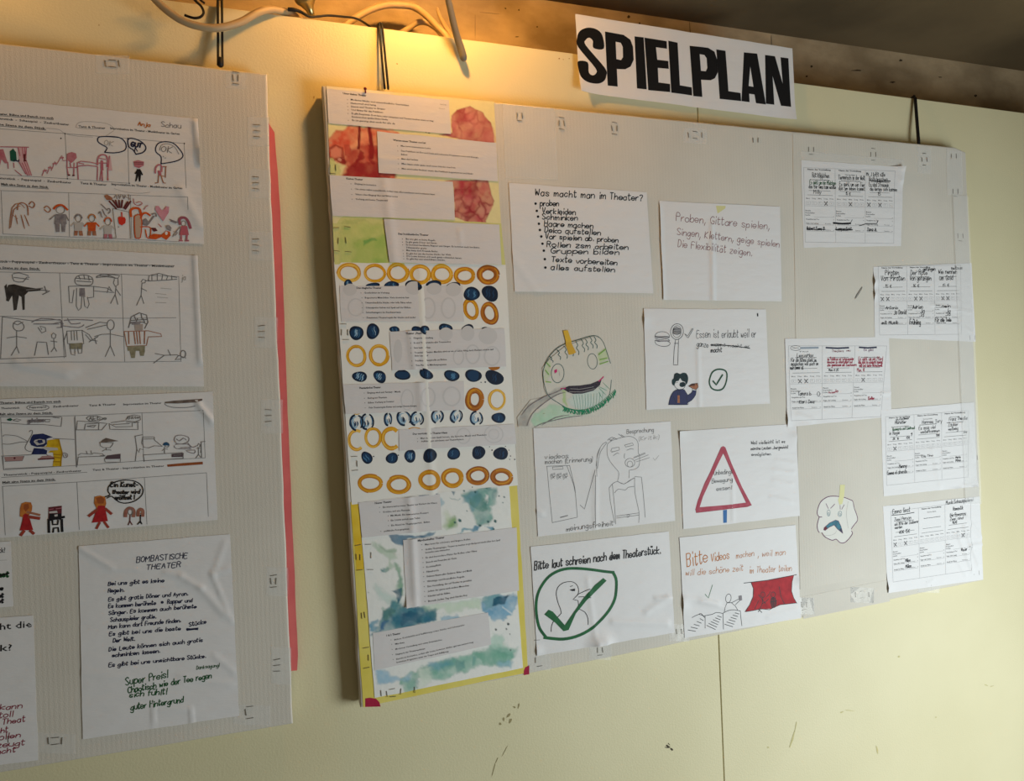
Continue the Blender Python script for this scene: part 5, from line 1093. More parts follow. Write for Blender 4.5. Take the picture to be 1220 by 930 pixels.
f.hw('Franz Theater', .76, .99, .13, .05, 1.2); f.hw('Zauber', .75, .87, .215, .055); f.hw('weltweg', .75, .87, .275, .05); f.hw('15€', .94, .98, .335, .03); f.hw('Henny', .15, .24, .765, .05, 1.5); f.hw('Emma d abends', .01, .24, .845, .05, 1.2); f.hw('Ella', .42, .47, .64, .03); f.hw('Tina', .49, .55, .635, .03); f.hw('Maria', .84, .90, .70, .03, 1.4); f.hw('Mina', .84, .90, .75, .035, 1.4); f.done()
f5s = Sheet('form_sheet', [(1051.5, 603), (1167, 591), (1171, 690), (1057.5, 706)], LB, 'lowest timetable form at the bottom right corner, crumpled on its right side', 'form', seed=205, creases=[((1140, 636), (1158, 680), .0028, .005), ((1148, 628), (1165, 672), .003, .005), ((1128, 648), (1150, 685), .002, .004), ((1150, 615), (1168, 640), .0025, .005), ((1155, 650), (1170, 648), .002, .004), ((1104, 696), (1112, 690), .0015, .004)], lifts=[((1057, 700), .03, .004)])
f = Form(f5s, [(1061, 609), (1156, 597), (1156, 679), (1063.5, 693)])
f.col(0, False, (0, 2)); f.col(1, True, ()); f.col(2, False, (3,))
f.hw('Emma liest', .02, .23, .035, .06, 1.3); f.strike(.01, .28, .055, 1.6); f.hw('Zwei Person', .04, .24, .145, .05); f.hw('ein Affe der Zauberer', .04, .33, .21, .045); f.hw('werden', .04, .13, .255, .04); f.hw('40€ 15€', .09, .22, .33, .045, 1.3)
f.hw('Musik:Schauspielerei', .68, 1.03, .0, .05, 1.3); f.hw('Romantik', .77, .90, .10, .05, 1.3); f.hw('Die Romanze', .73, .93, .185, .045, 1.2); f.hw('Zwei sind', .73, .90, .24, .045, 1.2); f.hw('16€', .76, .82, .29, .04, 1.4); f.hw('Milan', .16, .22, .745, .045, 1.4); f.hw('Milan', .16, .23, .83, .045, 1.5); f.hw('Volker', .87, .95, .70, .04, 1.5); f.done()
q = Marks(YF-.0012); q.blob(1023, 349, .9, 9, .55, 9, .1); q.done('pen_stroke', mat('grey_stroke', (140, 136, 128), .7), main)
#=== SHEETS ON THE COMICS BOARD ===
A = Crop(0, 130, .10753); B = Crop(110, 130, .11475); C3 = Crop(110, 220, .11475); Z = Crop(0, 120, .21311)
# --- pink comic with speech bubbles
k1 = Sheet('comic_sheet', [(-70, 112), (236, 141.5), (243, 290.5), (-70, 278)], LB, 'topmost comic sheet with pink figures, speech bubbles and a heart', 'comic', seed=301, creases=[((233, 146), (239, 195), .0025, .004), ((215, 225), (240, 270), .0012, .008)], lifts=[((240, 180), .03, .002)])
q = Ink(k1, 'printed_form', Z)
q.typed('Unser Theater, Bühne und Besuch von euch', (-90, 73), (300, 104), 12, PRINT, .03); q.line('-90,78 300,108', .6, PRINT)
q.typed('Theaterstück  -  Schauspiel  -  Zaubertheater', (-60, 101), (388, 140), 12, PRINT, .02); q.typed('Tanz & Theater', (440, 150), (590, 160), 12, PRINT, .02); q.typed('Improvisation im Theater - Musiktheater im Garten', (618, 160), (1005, 192), 12, PRINT, .02)
q.typed('Malt eine Szene zu dem Stück.', (-80, 131), (258, 162), 12, PRINT, .03); q.line('-80,136 258,165', .6, PRINT)
q.line('-80,152 365,185 715,212 1030,240; 365,185 378,437; 715,212 722,462; 1030,240 1042,490; -80,408 378,437 722,462; -80,500 385,515 1050,540; 8,505 18,745; 385,515 390,760; 730,530 738,770; 1050,540 1052,610', .6, PENCIL)
q.line('18,745 390,762 738,775 1000,788', .6, PENCIL)
q.typed('Theaterstück  -  Puppenspiel  -  Zaubertheater', (-40, 436), (400, 464), 12, PRINT, .02); q.typed('Tanz & Theater', (450, 466), (598, 476), 12, PRINT, .02); q.typed('Improvisation im Theater - Musiktheater im Garten', (625, 472), (1020, 496), 12, PRINT, .02); q.typed('Malt eine Szene zu dem Stück.', (8, 472), (273, 490), 12, PRINT, .03); q.line('8,476 273,494', .6, PRINT)
q.line('425,150 435,128 470,118 560,122 615,136 640,160; 425,150 470,158 540,160; 260,155 330,162 365,185 440,200 520,204; 590,200 635,170; 640,492 700,510 780,518 840,512', .6, LIGHTPENCIL, 3)
for x, y in [(365, 185), (378, 437), (715, 212), (724, 462), (1031, 240), (342, 212)]: q.ell(x, y, 4, 4, BLACK, None, 0, 8)
q.done()
q = Ink(k1, 'handwriting', B); q.hand('Anja', (476, 172), (600, 186), 36, 1.6, mat('orange_brown_pen', (0, 0, 0))); q.hand('Schau', (716, 186), (920, 200), 50, 1.0, PENCIL); q.done()
q = Ink(k1, 'speech_bubbles', B)
q.line('130,450 155,405 110,375 65,345 58,310 80,290 160,286 260,292 320,318 352,370 345,420 300,445 220,456 130,450', 1.7, NAVYPEN, 3); q.line('455,470 425,425 385,398 370,350 378,310 430,308 500,335 550,380 555,420 520,455 455,470', 1.9, NAVYPEN, 3); q.line('715,570 715,495 665,450 660,400 690,355 760,340 840,355 900,410 940,470 930,510 860,545 715,570', 1.7, NAVYPEN, 3)
q.hand('OK', (125, 375), (215, 385), 50, .9, LIGHTPENCIL); q.hand('GUT', (402, 388), (510, 402), 44, 2.4, NAVYPEN); q.line('448,400 440,440; 450,405 470,440', 1.4, NAVYPEN); q.hand('OK', (716, 440), (825, 455), 60, 1.0, PENCIL); q.line('700,430 720,375 790,362 860,400 900,470; 735,490 745,500; 755,510 765,508', .9, PENCIL, 3); q.done()
q = Ink(k1, 'stage_drawing', A)
q.poly('0,450 40,445 90,600 60,605 20,560 0,640', PINK); q.poly('112,470 150,440 182,480 190,570 160,585 120,575', mat('deep_green', (20, 84, 66), .7)); q.line('160,570 210,580 220,550 260,575; 262,590 270,610', 2.2, NAVYPEN); q.poly('200,430 300,430 285,560 350,735 300,735 230,600 210,540', mat('pale_pink', (206, 168, 172), .8))
q.line('205,430 225,520; 250,430 262,540; 275,430 285,540; 295,430 290,550; 250,600 310,735; 275,590 330,735; 290,560 352,735; 215,590 290,720; 10,420 320,425', 1.5, PINK); q.poly('262,500 290,500 285,560 300,580 265,585', MAROON); q.line('90,590 95,660; 155,600 160,650; 170,680 240,735', 1.4, PINK)
q.line('470,740 500,665 525,720 560,630 575,685 610,580 625,625 640,600 690,515 700,575 735,570', 1.1, PINK); q.line('485,690 520,680; 540,650 570,650; 590,610 625,600; 670,545 705,540', 2, PINK); q.done()
q = Ink(k1, 'bench_figures', A)
q.poly('758,490 800,478 845,492 855,540 820,580 790,600 755,570', PINK); q.line('750,500 745,650 760,730; 780,600 790,650; 825,600 820,735; 750,650 850,650; 855,600 900,580 1000,590 1090,610; 855,640 900,630 980,625 1080,640; 860,600 870,780; 880,600 930,610', 1.6, PINK, 0); q.line('760,735 775,732; 810,738 825,735', 2.2, MAROON)
q.line('1080,620 1090,540 1130,508 1180,520 1195,580 1190,640', 2.4, PINK, 3); q.line('1130,570 1130,640 1110,790; 1130,640 1140,790; 1085,640 1080,790; 1195,660 1200,790; 1090,600 1180,600; 1100,545 1170,560', 1.6, PINK); q.poly('1115,575 1145,575 1150,680 1118,680', PINK); q.c = B; q.poly('180,490 190,490 210,640 165,640', mat('pale_pink', (0, 0, 0))); q.line('180,490 165,640; 165,640 160,740; 100,620 105,745', 1.4, PINK); q.done()
q = Ink(k1, 'pair_figures', B)
q.poly('428,545 480,532 540,548 535,590 485,615 440,600', PINK); q.poly('465,625 500,625 508,680 500,755 486,755 480,690 462,752 446,752 458,690', BLACK); q.line('470,640 448,670; 500,640 520,682', 2.2, BLACK); q.line('435,555 530,560; 440,570 528,575', .9, MAROON)
q.line('655,665 660,610 690,580 720,595 720,650', 2.6, PINK, 3); q.poly('680,640 715,640 720,690 690,690', PINK); q.line('690,690 685,765 655,770; 715,690 740,768 760,770; 700,690 745,700; 765,600 760,710; 735,600 770,600', 1.5, BROWN); q.done()
q = Ink(k1, 'cactus_and_children_drawing', Z)
mat('pale_brown', (186, 160, 140), .8); q.line('55,715 70,600 110,575 140,600; 62,710 80,610 115,590; 140,640 165,700; 120,640 140,715; 75,640 100,660; 90,640 100,690', 1.4, BROWN, 2, taper=True); q.line('100,610 105,580 130,572 155,590 160,640; 165,580 180,565 196,580 185,600 165,590; 250,600 265,590 285,610 270,625 250,610', 1.6, BROWN, 3)
q.line('303,605 320,588 350,585 378,610', 3.0, ORANGE, 3); q.ell(340, 612, 24, 20, PENCIL, .8); q.poly('312,635 370,635 375,690 305,690', GREYFILL); q.poly('310,690 335,690 335,735 315,735', GREYFILL); q.poly('345,690 370,690 365,735 348,735', GREYFILL); q.line('310,640 280,665; 370,640 385,670', 1.6, GREYFILL)
for x, hair, body, legs in [(440, GREYFILL, mat('pale_grey', (184, 180, 176), .8), BROWN), (515, TAN, ORANGE, BROWN), (605, ORANGE, mat('pale_grey', (0, 0, 0)), PINK)]:
    y = 650 if x != 605 else 668
    q.ell(x, y+8, 20, 22, hair, 1.6, 0, 20, 0, 180, 360); q.ell(x, y+10, 16, 18, PENCIL, .8); q.poly('%d,%d %d,%d %d,%d %d,%d' % (x-24, y+30, x+24, y+30, x+20, y+80, x-20, y+80), body); q.poly('%d,%d %d,%d %d,%d %d,%d' % (x-22, y+78, x-2, y+78, x-6, y+105, x-24, y+105), legs); q.poly('%d,%d %d,%d %d,%d %d,%d' % (x+2, y+78, x+22, y+78, x+26, y+105, x+6, y+105), legs); q.line('%d,%d %d,%d; %d,%d %d,%d' % (x-22, y+34, x-42, y+52, x+22, y+34, x+40, y+52), 2, body)
q.c = C3
q.line('70,300 85,280 95,320 105,340; 95,205 130,240 160,270; 110,260 125,300 150,330; 155,260 180,250 190,280 170,300', 1.6, GREYFILL, 3)
q.poly('125,115 160,105 215,140 205,165 150,160', BROWN)
q.line('180,175 250,250; 215,165 270,240; 245,165 265,235; 280,165 285,240; 315,165 305,240; 370,180 330,245; 400,175 345,255', 2.4, MAROON); q.line('230,140 250,110 260,150; 275,110 285,150 300,105; 320,110 330,150 345,115; 380,105 385,160; 350,130 395,150', 1.2, GREYFILL, 2)
q.line('215,250 400,290; 215,255 250,550; 390,290 400,560; 120,555 250,552', .8, PENCIL); q.poly('268,345 290,330 310,345 335,335 350,360 345,400 310,425 280,410', mat('tomato_red', (206, 52, 34), .8)); q.line('310,345 308,290', 1.6, mat('tomato_red', (0, 0, 0))); q.ell(275, 440, 6, 6, PENCIL, None, 0, 8); q.done()
q = Ink(k1, 'dog_family_drawing', C3)
q.line('405,330 400,270 440,245 490,255 505,300 500,330', 3.6, ORANGE, 3); q.poly('440,330 480,310 510,340 515,440 500,550 450,550 440,450', mat('pale_brown', (0, 0, 0))); q.line('440,330 480,310 510,340 515,440 500,550 470,556 450,550 440,450 440,330; 500,440 590,440 610,470 600,550 570,550 555,470', 1.6, ORANGE, 2); q.line('505,350 520,310 560,295 600,320', 3, ORANGE, 3); q.poly('520,370 560,350 600,400 570,430 525,420', GREYFILL); q.line('590,400 640,330; 620,310 660,300 665,330', 2.2, GREYFILL, 2)
q.poly('610,450 660,450 680,480 640,490', MAROON); q.poly('590,540 640,510 720,520 770,480 810,490 815,530 770,575 720,545 660,570 600,565', ORANGE); q.poly('760,430 800,420 825,450 815,485 780,470', GREYFILL); q.ell(770, 505, 14, 18, PAPER)
q.line('430,150 440,200 480,220 520,200 500,180 460,190; 540,260 560,230 580,220; 690,410 720,440', 1.2, PINK, 3); q.done()
q = Ink(k1, 'heart_drawing', C3); q.poly('738,382 690,320 655,260 660,225 690,222 725,270 740,262 770,225 800,232 795,290', mat('heart_pink', (192, 122, 140), .8, (206, 150, 162), 120), 0); q.done()
q = Ink(k1, 'girl_drawing', C3); q.line('915,410 905,370 930,345 970,350 1000,390 1020,450', 4.2, mat('hair_plum', (150, 82, 96), .8), 3); q.ell(950, 405, 24, 26, PENCIL, .9); q.poly('925,430 985,430 1005,525 905,525', mat('dress_rose', (176, 92, 104), .8)); q.line('915,440 870,490 840,540; 850,490 890,500 860,530', 1.4, GREYFILL); q.line('810,365 890,395; 820,380 870,400', 2, GREYFILL); q.line('925,528 925,580; 985,528 980,580; 910,582 935,582; 970,584 1000,582', 2.6, PINK); q.done()
# --- pencil comic
k2 = Sheet('comic_sheet', [(-70, 287), (235.5, 304.5), (243, 460.5), (-70, 460)], LB, 'middle comic sheet drawn in grey pencil with fighting stick figures', 'comic', seed=302, creases=[((233, 306), (239, 430), .0022, .004), ((20, 432), (80, 446), .0014, .006), ((40, 428), (90, 442), .0012, .005)])
c = Crop(0, 290, .21311)
q = Ink(k2, 'printed_form', c)
q.typed('Theaterstück - Puppenspiel - Zaubertheater - Tanz & Theater - Improvisation im Theater - Musiktheater', (-100, 104), (975, 134), 13, PRINT, .02); q.line('-100,96 975,124', .7, PENCIL); q.typed('Malt eine Szene zu dem Stück.', (-90, 138), (226, 148), 12, PRINT, .03); q.line('-90,142 226,152', .7, PRINT)
q.line('-100,158 335,165 680,172 1000,185; 335,165 360,640; 680,172 698,660; 1000,185 1012,658; -100,405 350,412 690,418 985,415; -100,672 360,662 700,662 1015,658', .7, PENCIL); q.line('15,410 5,640; 15,410 180,432 340,425; 345,430 370,632; 0,645 370,632', 1.1, PENCIL); q.done()
q = Ink(k2, 'pencil_figures', c)
q.line('70,175 80,210 130,215 150,190 165,190; 75,170 110,165 160,180; 80,190 160,200', 1.3, PENCIL, 2); q.poly('48,232 80,228 130,240 160,245 230,255 228,264 160,270 140,290 140,370 128,372 122,300 108,290 95,370 78,375 70,290 50,325 36,320 40,250', mat('graphite_black', (48, 44, 42), .7, (70, 66, 62), 150)); q.poly('26,240 40,225 44,320 36,300', mat('graphite_black', (0, 0, 0))); q.line('230,260 280,265 240,285; 250,240 262,275; 150,260 240,250', 1.6, PENCIL)
q.line('420,205 430,185 470,175 515,190 520,220 500,235 430,230 420,205; 430,210 510,215; 425,195 515,200; 440,180 450,200; 470,178 475,200; 495,184 500,205', 1.3, PENCIL, 2); q.line('385,240 440,238 525,240 600,250 640,275 525,265 525,300 490,305; 385,240 390,330 405,332 415,260; 430,250 428,350 440,375 455,360 460,290; 470,300 475,350 490,362 500,340 490,300; 525,240 525,265', 1.1, PENCIL, 0); q.poly('445,250 475,250 478,300 445,295', GREYFILL)
q.line('600,275 610,240 625,265; 640,205 640,195 660,195 662,230 645,240 635,220 640,205; 650,240 645,285 620,335; 645,285 660,340; 650,255 675,290', 1.2, PENCIL); q.line('540,185 570,172 640,175 670,180 660,195 600,186 540,190; 560,180 610,184; 600,175 640,190', 1.4, PENCIL)
q.line('830,205 835,180 890,168 940,180 930,205 830,210; 850,175 850,205; 880,172 880,205; 910,175 905,205; 930,180 990,190; 930,205 990,200; 960,180 962,200; 790,215 800,200 815,205 812,220 795,222; 795,220 790,290 765,345; 790,290 805,335; 790,250 820,265; 815,210 835,205', 1.2, PENCIL)
q.ell(105, 462, 30, 28, PENCIL, 1.2, 0, 20, .06); q.line('95,490 95,575 65,625; 95,575 108,612; 40,528 95,520 150,528; 75,445 100,455 130,440', 1.1, PENCIL); q.line('195,625 210,550 262,553 272,620; 215,470 235,500 258,490 255,470 225,462 235,480; 290,510 300,500 315,510 310,530 292,528 290,510; 302,530 305,580 288,605; 305,580 318,602; 285,545 320,550', 1.2, PENCIL)
q.line('180,440 230,420 340,430 350,465 320,470; 190,450 330,450; 360,430 430,425 520,430; 300,450 340,440 345,470; 350,460 440,470 470,455; 380,420 400,450 450,445', 1.5, GREYFILL, 2); q.line('375,490 460,485 470,560 380,560 375,490; 400,490 402,540; 415,490 418,540; 430,488 434,540; 375,500 360,540; 460,485 500,510 520,540 510,545 480,510', 1.1, PENCIL); q.poly('388,560 460,555 462,590 390,590', mat('olive_shade', (128, 122, 96), .8, (150, 144, 120), 200)); q.line('390,560 400,620 420,625 420,580; 435,580 440,615 458,612 462,560', 1.2, PENCIL)
q.line('480,470 560,440 600,445; 490,480 600,455; 500,550 550,520; 510,540 545,545; 530,530 540,560', 1.2, PENCIL); q.ell(620, 455, 20, 28, PENCIL, 1.2); q.line('618,482 618,570 590,632; 618,570 642,628; 530,520 570,508 618,506 690,520', 1.1, PENCIL)
q.line('720,470 735,410 780,388 820,400 828,440 810,475; 735,430 820,425; 750,400 760,425; 790,395 795,420; 725,450 740,440 800,440 820,450; 760,445 770,420; 800,420 810,440', 1.5, PENCIL, 0); q.poly('730,438 790,435 785,452 740,455', GREYFILL); q.poly('752,455 800,450 800,485 756,488', mat('skin_shade', (170, 158, 150), .8)); q.line('695,492 830,488 900,505 905,520 830,522 820,570 710,575 695,492', 1.2, BROWN); q.line('720,495 722,560; 750,495 758,560; 765,495 772,560; 780,492 786,560; 810,492 808,560', 1.6, BROWN); q.poly('712,575 812,570 810,600 715,600', mat('olive_shade', (0, 0, 0))); q.poly('725,600 760,600 755,640 735,640', mat('olive_shade', (0, 0, 0))); q.poly('780,598 812,598 805,628 785,628', mat('olive_shade', (0, 0, 0)))
q.line('868,615 920,625 990,622 1040,640; 920,625 860,668; 940,595 955,625; 1000,625 980,650 1015,645', 1.2, PENCIL); q.ell(1024, 618, 15, 20, PENCIL, 1.6); q.hand('ja', (1015, 205), (1038, 205), 30, .9, LIGHTPENCIL); q.line('900,250 960,255; 870,280 930,285; 880,300 940,305; 870,330 930,332', .7, LIGHTPENCIL); q.done()
# --- coloured comic
k3 = Sheet('comic_sheet', [(-70, 478), (253.5, 466.5), (259, 619), (-70, 646)], LB, 'lowest comic sheet with girls in red dresses and a blue capped figure', 'comic', seed=303, creases=[((236, 480), (253, 502), .003, .0035), ((20, 625), (120, 622), .0006, .01)])
D = Crop(0, 470, .10753); E = Crop(120, 470, .11475); Fx = Crop(0, 560, .10656); G = Crop(100, 560, .13115)
q = Ink(k3, 'printed_form', Crop(0, 460, .22131))
q.typed('Unser Theater, Bühne und Besuch von euch', (-60, 96), (328, 86), 11, PRINT, .03); q.line('-60,98 328,90', .6, PRINT); q.typed('Theaterstück', (8, 123), (108, 120), 10, PRINT, .02); q.typed('Puppenspiel', (160, 118), (250, 115), 10, PRINT, .02); q.typed('Zaubertheater', (285, 114), (425, 108), 10, PRINT, .02); q.typed('Tanz & Theater', (480, 108), (625, 101), 10, PRINT, .02); q.typed('Improvisation im Theater', (665, 102), (870, 94), 10, PRINT, .02)
q.typed('Malt eine Szene zu dem Stück.', (-10, 155), (285, 148), 11, PRINT, .03); q.line('-10,158 285,151', .6, PRINT); q.line('-10,165 405,158 765,143 1095,130; 5,166 22,450; 405,158 415,435; 765,143 775,405; 1095,130 1105,385; 20,450 415,425 775,400 1105,385', .7, PENCIL)
q.typed('Theaterstück - Puppenspiel - Zaubertheater', (20, 482), (440, 458), 10, PRINT, .02); q.typed('Tanz & Theater - Improvisation im Theater', (500, 455), (885, 432), 10, PRINT, .02); q.typed('Malt eine Szene zu dem Stück.', (15, 522), (300, 505), 11, PRINT, .03); q.line('15,525 300,508', .6, PRINT); q.line('15,538 415,515 778,490 1112,465; 15,538 30,800; 415,515 428,770; 778,490 792,742; 1112,465 1122,700; 10,490 470,462', .7, PENCIL); q.ell(205, 114, 60, 16, PENCIL, 1.0); q.done()
q = Ink(k3, 'header_strokes', E)
q.poly('665,75 760,62 1055,42 1055,60 990,80 800,92 665,90', mat('brown_grey_marker', (92, 78, 70), .8, (120, 106, 96), 120)); q.line('665,95 690,115 760,132 900,132 980,118', 1.2, PENCIL, 3); q.done(); q = Ink(k3, 'header_strokes', E); q.poly('690,724 860,708 1060,695 1062,722 880,736 695,748', mat('rust_marker', (150, 84, 44), .8, (136, 70, 36), 100)); q.done()
q = Ink(k3, 'blue_cap_figure', D)
q.poly('350,470 370,440 480,430 590,470 540,482 520,490 522,545 490,575 410,580 350,560 332,525', mat('navy_crayon', (34, 44, 92), .8, (26, 34, 74), 120)); q.poly('375,520 390,500 440,490 500,500 505,530 470,556 410,560', mat('paper_gap', (188, 184, 180), .7)); q.poly('420,500 470,498 480,530 440,540 415,525', mat('navy_crayon', (0, 0, 0))); q.line('400,520 440,510; 430,560 480,550', 1, NAVYPEN); q.poly('380,590 530,600 520,660 350,662', mat('navy_crayon', (0, 0, 0))); q.done()
q = Ink(k3, 'yellow_door', D)
q.poly('530,505 660,485 690,620 685,788 585,795 600,710 590,640 535,640 560,620 650,610 645,600 450,580 520,570', YELLOWMARK); q.poly('450,575 640,588 645,612 530,620 470,590', mat('paper_gap', (0, 0, 0))); q.line('650,490 690,640 672,790; 600,660 672,665; 600,690 675,700; 598,740 680,742', 2.0, mat('ochre_line', (168, 128, 16), .8)); q.done()
q = Ink(k3, 'counter_drawing', D)
q.line('20,680 350,664; 30,690 45,825; 60,820 600,795; 520,665 590,700; 270,680 250,730 60,738', 1.0, PENCIL); q.poly('50,690 265,678 250,728 65,736', mat('dusty_rose', (168, 130, 126), .8)); q.poly('470,680 560,672 600,690 590,712 430,715', mat('dusty_rose', (0, 0, 0))); q.ell(165, 702, 12, 12, MAROON, None, 0, 10); q.line('430,715 600,705', 2.2, MAROON)
q.line('40,460 60,445 180,455 240,480 310,520 230,525 110,548 40,545; 330,410 345,395 362,400 360,430 330,490 290,560 285,600 320,625 350,625; 590,485 700,490 825,495', .9, PENCIL, 3); q.line('20,310 300,330 480,330 680,352 690,250; 20,245 680,245', .9, PENCIL); q.poly('80,270 120,258 145,275 120,292 85,285', mat('deep_green', (0, 0, 0))); q.line('150,280 190,268 240,280 200,295 150,285; 500,275 560,275 550,300 505,300 500,275; 590,250 660,258', 1.1, PENCIL); q.hand('geheimes', (310, 310), (490, 300), 45, 1.8, GREYFILL)
q.line('700,650 720,645 750,660 745,690 715,695 700,660; 725,660 735,680', 1.3, GREYFILL, 3); q.line('830,250 850,800', .9, PENCIL)
q.line('850,390 860,290 1190,318 1130,390 850,390; 940,380 950,325 1100,315 1095,385; 970,350 1070,335 1040,360 970,350; 960,260 985,240 1080,235 1150,260 1100,290 990,290 960,260', 1.1, PENCIL); q.hand('Aktue', (990, 285), (1180, 275), 36, .9, PENCIL)
q.line('870,670 900,650 1020,660 1040,645 1140,655 1160,680; 870,690 860,780; 870,690 1160,680; 960,625 970,655; 1010,620 1015,650', 1.0, PENCIL); q.done()
q = Ink(k3, 'cap_girl_drawing', E)
q.poly('0,490 20,470 60,448 190,480 120,488 0,498', mat('brown_grey_marker', (0, 0, 0))); q.line('-10,495 135,498; -5,500 0,530 30,550 100,550 125,520 130,500; 60,552 60,575; 20,585 50,570 110,575', 1.0, PENCIL, 0); q.poly('50,650 70,630 208,612 208,665 100,668 50,668', mat('plum_grey', (86, 70, 76), .8)); q.line('40,660 50,700 205,700 208,665; 0,632 50,628', .9, PENCIL)
q.line('90,300 100,360 390,362 388,290 330,290 332,330 160,335 90,300; 110,290 260,270 400,285; 130,310 300,300; 265,260 285,225 350,210 410,220 415,260 340,290 270,285', 1.0, PENCIL, 0); q.hand('Bitte', (285, 255), (400, 245), 26, .8, PENCIL); q.done()
q = Ink(k3, 'sofa_scene_drawing', E)
q.line('360,430 435,415; 360,430 378,560 362,690; 440,440 430,500 450,545 500,552 560,530 640,535; 440,440 560,438 560,470 640,535; 450,460 550,458; 380,570 400,600 410,560 440,570; 445,625 850,600; 445,625 455,690; 860,605 858,660; 455,685 860,660', 1.0, PENCIL, 0); q.ell(690, 520, 22, 24, PENCIL, 1.0); q.poly('645,525 655,500 685,490 715,515 712,528', mat('steel_blue', (38, 76, 108), .8)); q.line('665,545 665,610; 640,580 665,560 695,565', 1, PENCIL); q.poly('738,615 855,605 852,645 740,648', mat('plum_grey', (0, 0, 0))); q.line('760,630 840,622', 1.2, PENCIL)
q.line('765,470 780,430 840,420 910,440 915,480 860,510 790,505 765,470; 790,460 820,480 860,450 890,470; 900,490 950,545 1000,530; 765,530 790,560 940,560; 780,515 900,512 940,545; 830,550 930,545; 890,580 980,575 970,610 900,590', 1.3, GREYFILL, 2); q.line('1005,530 1020,505 1035,520 1030,545; 1015,545 1018,620 990,655; 1018,620 1040,650; 1000,555 1045,560 1040,600; 1040,490 1085,485; 1045,490 1050,650', 1.1, PENCIL); q.done()
q = Ink(k3, 'machine_girl_drawing', Fx)
q.poly('245,370 290,352 350,358 365,400 360,450 330,500 250,522 225,515 230,420', TAN); q.poly('270,380 320,370 330,420 290,460 268,430', mat('rust_hair', (150, 78, 36), .8)); q.poly('285,480 320,495 345,560 375,665 225,672 255,560 262,500', REDDRESS); q.line('310,465 445,498', 3.4, BROWN); q.line('330,520 440,535', 4.6, mat('arm_red', (150, 60, 44), .8)); q.line('270,680 238,722; 345,675 378,704', 4.2, mat('arm_red', (0, 0, 0))); q.done()
q = Ink(k3, 'machine_drawing', Fx)
q.poly('548,412 695,395 692,548 545,552', MAROON); q.poly('550,460 640,450 648,475 555,480', mat('paper_gap', (0, 0, 0))); q.poly('555,485 690,480 690,550 548,552', BLACK); q.poly('610,495 648,488 648,512 615,516', mat('paper_gap', (0, 0, 0))); q.line('545,555 720,520; 550,560 552,690; 695,550 700,680', 3.4, BLACK); q.line('590,560 595,605 650,602 655,560; 598,690 605,645 655,640 660,685', 2.6, BLACK); q.line('550,440 600,430; 630,430 690,420', 1, PINK); q.done()
q = Ink(k3, 'bubble_girl_drawing', G)
q.poly('100,240 150,228 195,240 205,300 190,350 120,350 95,300', TAN); q.poly('110,250 160,235 190,260 180,300 130,300', mat('rust_hair', (0, 0, 0))); q.poly('130,320 190,320 220,460 75,475 110,380', REDDRESS); q.line('118,360 50,412', 4.2, mat('arm_red', (0, 0, 0))); q.line('200,350 250,392', 4.0, mat('arm_red', (0, 0, 0))); q.line('145,475 118,525; 190,470 222,515', 3.6, mat('arm_red', (0, 0, 0))); q.done()
q = Ink(k3, 'speech_bubble', G)
q.line('195,240 240,222 222,190 232,140 290,105 380,88 470,100 525,140 540,190 520,235 460,280 380,298 320,285 275,250 250,235 212,252', 1.6, BLACK, 3); q.hand('Ein Kunst-', (245, 150), (490, 148), 40, 1.7, BLACK); q.hand('theater wird', (262, 212), (508, 212), 36, 1.5, BLACK, .5); q.hand('eröffnet !', (285, 268), (460, 262), 38, 1.5, BLACK, .4); q.done()
q = Ink(k3, 'small_children_drawing', G)
q.line('380,415 385,370 420,342 455,365 452,415', 5.0, mat('hair_brown', (140, 86, 70), .8, (160, 108, 92), 150), 3); q.ell(424, 375, 22, 28, PENCIL, 1.0); q.line('422,405 420,460 405,495; 420,460 440,492', 1.4, MAROON); q.line('494,410 498,370 520,352 538,370 536,412', 4.6, mat('hair_brown', (0, 0, 0)), 3); q.ell(517, 375, 12, 18, BROWN, 1.2); q.line('516,405 515,460 490,490; 515,460 528,486; 505,470 525,480', 1.6, BLACK); q.done()
# --- bombastic theatre letter
k4 = Sheet('letter_sheet', [(94, 650), (274, 636), (285, 852), (99, 880)], LB, 'white sheet with the handwritten letter headed Bombastische Theater', 'paper', seed=304, creases=[((95, 652), (134, 676), .0016, .0022), ((134, 676), (165, 677), .0008, .0022), ((197, 681), (216, 686), .0012, .003), ((216, 686), (240, 700), .0018, .0036), ((240, 700), (268, 732), .0014, .005), ((252, 682), (262, 705), .0014, .0024), ((262, 705), (276, 740), .001, .003), ((268, 645), (254, 684), .001, .004), ((254, 684), (274, 676), .001, .003), ((184, 838), (182, 865), .0016, .0018), ((190, 846), (228, 843), .001, .002), ((228, 844), (229, 862), .0016, .0018), ((215, 805), (275, 815), .0007, .005), ((255, 780), (280, 800), .001, .004), ((100, 800), (150, 806), .0005, .006)])
H = Crop(110, 645, .13115)
q = Ink(k4, 'handwriting', H)
q.hand('BOMBASTISCHE', (402, 188), (862, 148), 50, 1.3, NAVYPEN, .25); q.hand('THEATER', (492, 252), (800, 228), 44, 1.35, NAVYPEN, .25)
for t, a, b in [('Bei uns gibt es keine', (145, 396), (650, 366)), ('Regeln.', (145, 462), (290, 452)), ('Es gibt gratis Döner und Ayran.', (148, 538), (868, 484)), ('Es kommen berühmte', (148, 602), (576, 570)), ('Rapper und', (682, 562), (908, 546)), ('Sänger. Es kommen auch berühmte', (150, 662), (944, 600)), ('Schauspieler gratis.', (165, 726), (578, 692)), ('Man kann dort Freunde finden.', (148, 790), (802, 728)), ('Es gibt bei uns die beste', (155, 852), (800, 800)), ('Stücke', (882, 768), (1035, 738)), ('Der Welt.', (190, 912), (385, 896))]:
    q.hand(t, a, b, 34, 1.35, NAVYPEN, .45)
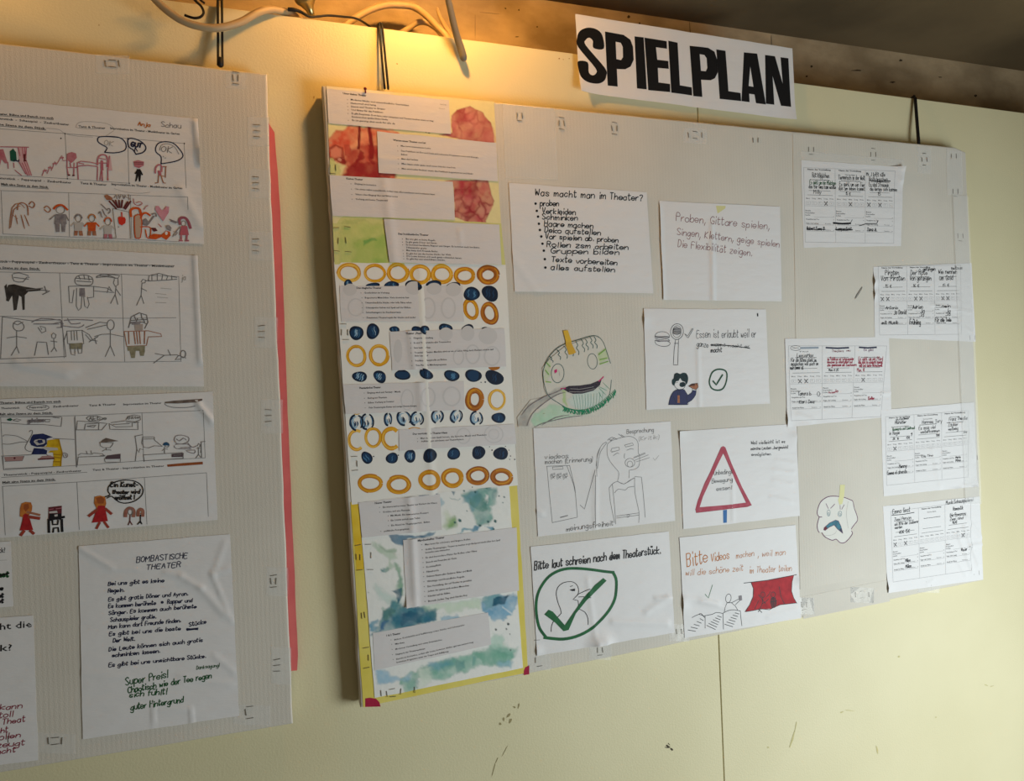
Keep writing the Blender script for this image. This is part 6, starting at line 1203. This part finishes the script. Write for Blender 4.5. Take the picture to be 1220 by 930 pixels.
q.ell(636, 549, 14, 13, NAVYPEN, None, 0, 10); q.line('858,796 960,784; 860,788 958,796; 862,802 955,790', 2.0, NAVYPEN)
q.c = Crop(110, 755, .14754)
for t, a, b in [('Die Leute können sich auch gratis', (135, 136), (890, 60)), ('schminken lassen.', (160, 184), (545, 148)), ('Es gibt bei uns unsichtbare Stücke.', (135, 264), (915, 190))]: q.hand(t, a, b, 30, 1.35, NAVYPEN, .45)
q.hand('Danksagung!', (842, 284), (1025, 262), 28, .9, GREENPEN, .4)
for t, a, b, h in [('Super Preis!', (272, 412), (610, 350), 58), ('Chaotisch wie der Tee regen', (290, 474), (962, 352), 46), ('sich fühlt!', (300, 508), (600, 484), 44), ('guter Hintergrund', (312, 612), (735, 548), 48)]: q.hand(t, a, b, h, 1.5, GREENPEN, .45)
q.done()
# --- two question sheets cut by the picture edge
k5 = Sheet('question_sheet', [(-130, 655), (13, 644), (16, 722), (-130, 732)], LB, 'small sheet at the left edge with a printed question mark and green-black writing', 'paper', seed=305)
q = Ink(k5, 'printed_text', Crop(0, 640, .10753)); q.typed('Was ist dein Stück?', (-420, 195), (62, 165), 58, BLACK, .015); q.line('-600,285 80,248', .5, LIGHTPENCIL); q.done()
q = Ink(k5, 'handwriting', Crop(0, 640, .10753)); q.hand('Theaterkunst', (-420, 465), (95, 432), 60, 2.6, GREENPEN); q.line('0,418 90,400; 0,428 92,392', 2, BLACK); q.hand('Mir gefällt das', (-420, 600), (34, 580), 44, 2.2, BLACK); q.hand('Stück sehr gut', (-420, 680), (36, 660), 44, 2.2, BLACK); q.hand('wie es ist', (-300, 735), (38, 722), 40, 2.2, BLACK); q.done()
k6 = Sheet('question_sheet', [(-130, 744), (40, 732.5), (46, 905), (-130, 926)], LB, 'sheet in the lower left corner with printed words and crimson handwriting', 'paper', seed=306)
c = Crop(0, 730, .20408)
q = Ink(k6, 'printed_text', c); q.typed('Was macht die', (-330, 128), (188, 80), 40, BLACK, .012); q.typed('Musik?', (-180, 238), (72, 216), 38, BLACK, .012); q.done()
q = Ink(k6, 'handwriting', c)
for t, a, b in [('Die Musik kann', (-300, 590), (128, 552)), ('ganz laut toll', (-300, 640), (75, 602)), ('spielen zum Theat', (-300, 690), (146, 632)), ('nicht gut macht', (-300, 730), (45, 696)), ('alles es wollen', (-300, 780), (118, 722)), ('man überzeugt', (-300, 820), (142, 766)), ('dass es macht', (-300, 860), (90, 808))]: q.hand(t, a, b, 32, 1.3, mat('crimson_dark', (130, 40, 58), .7), .45)
q.done()
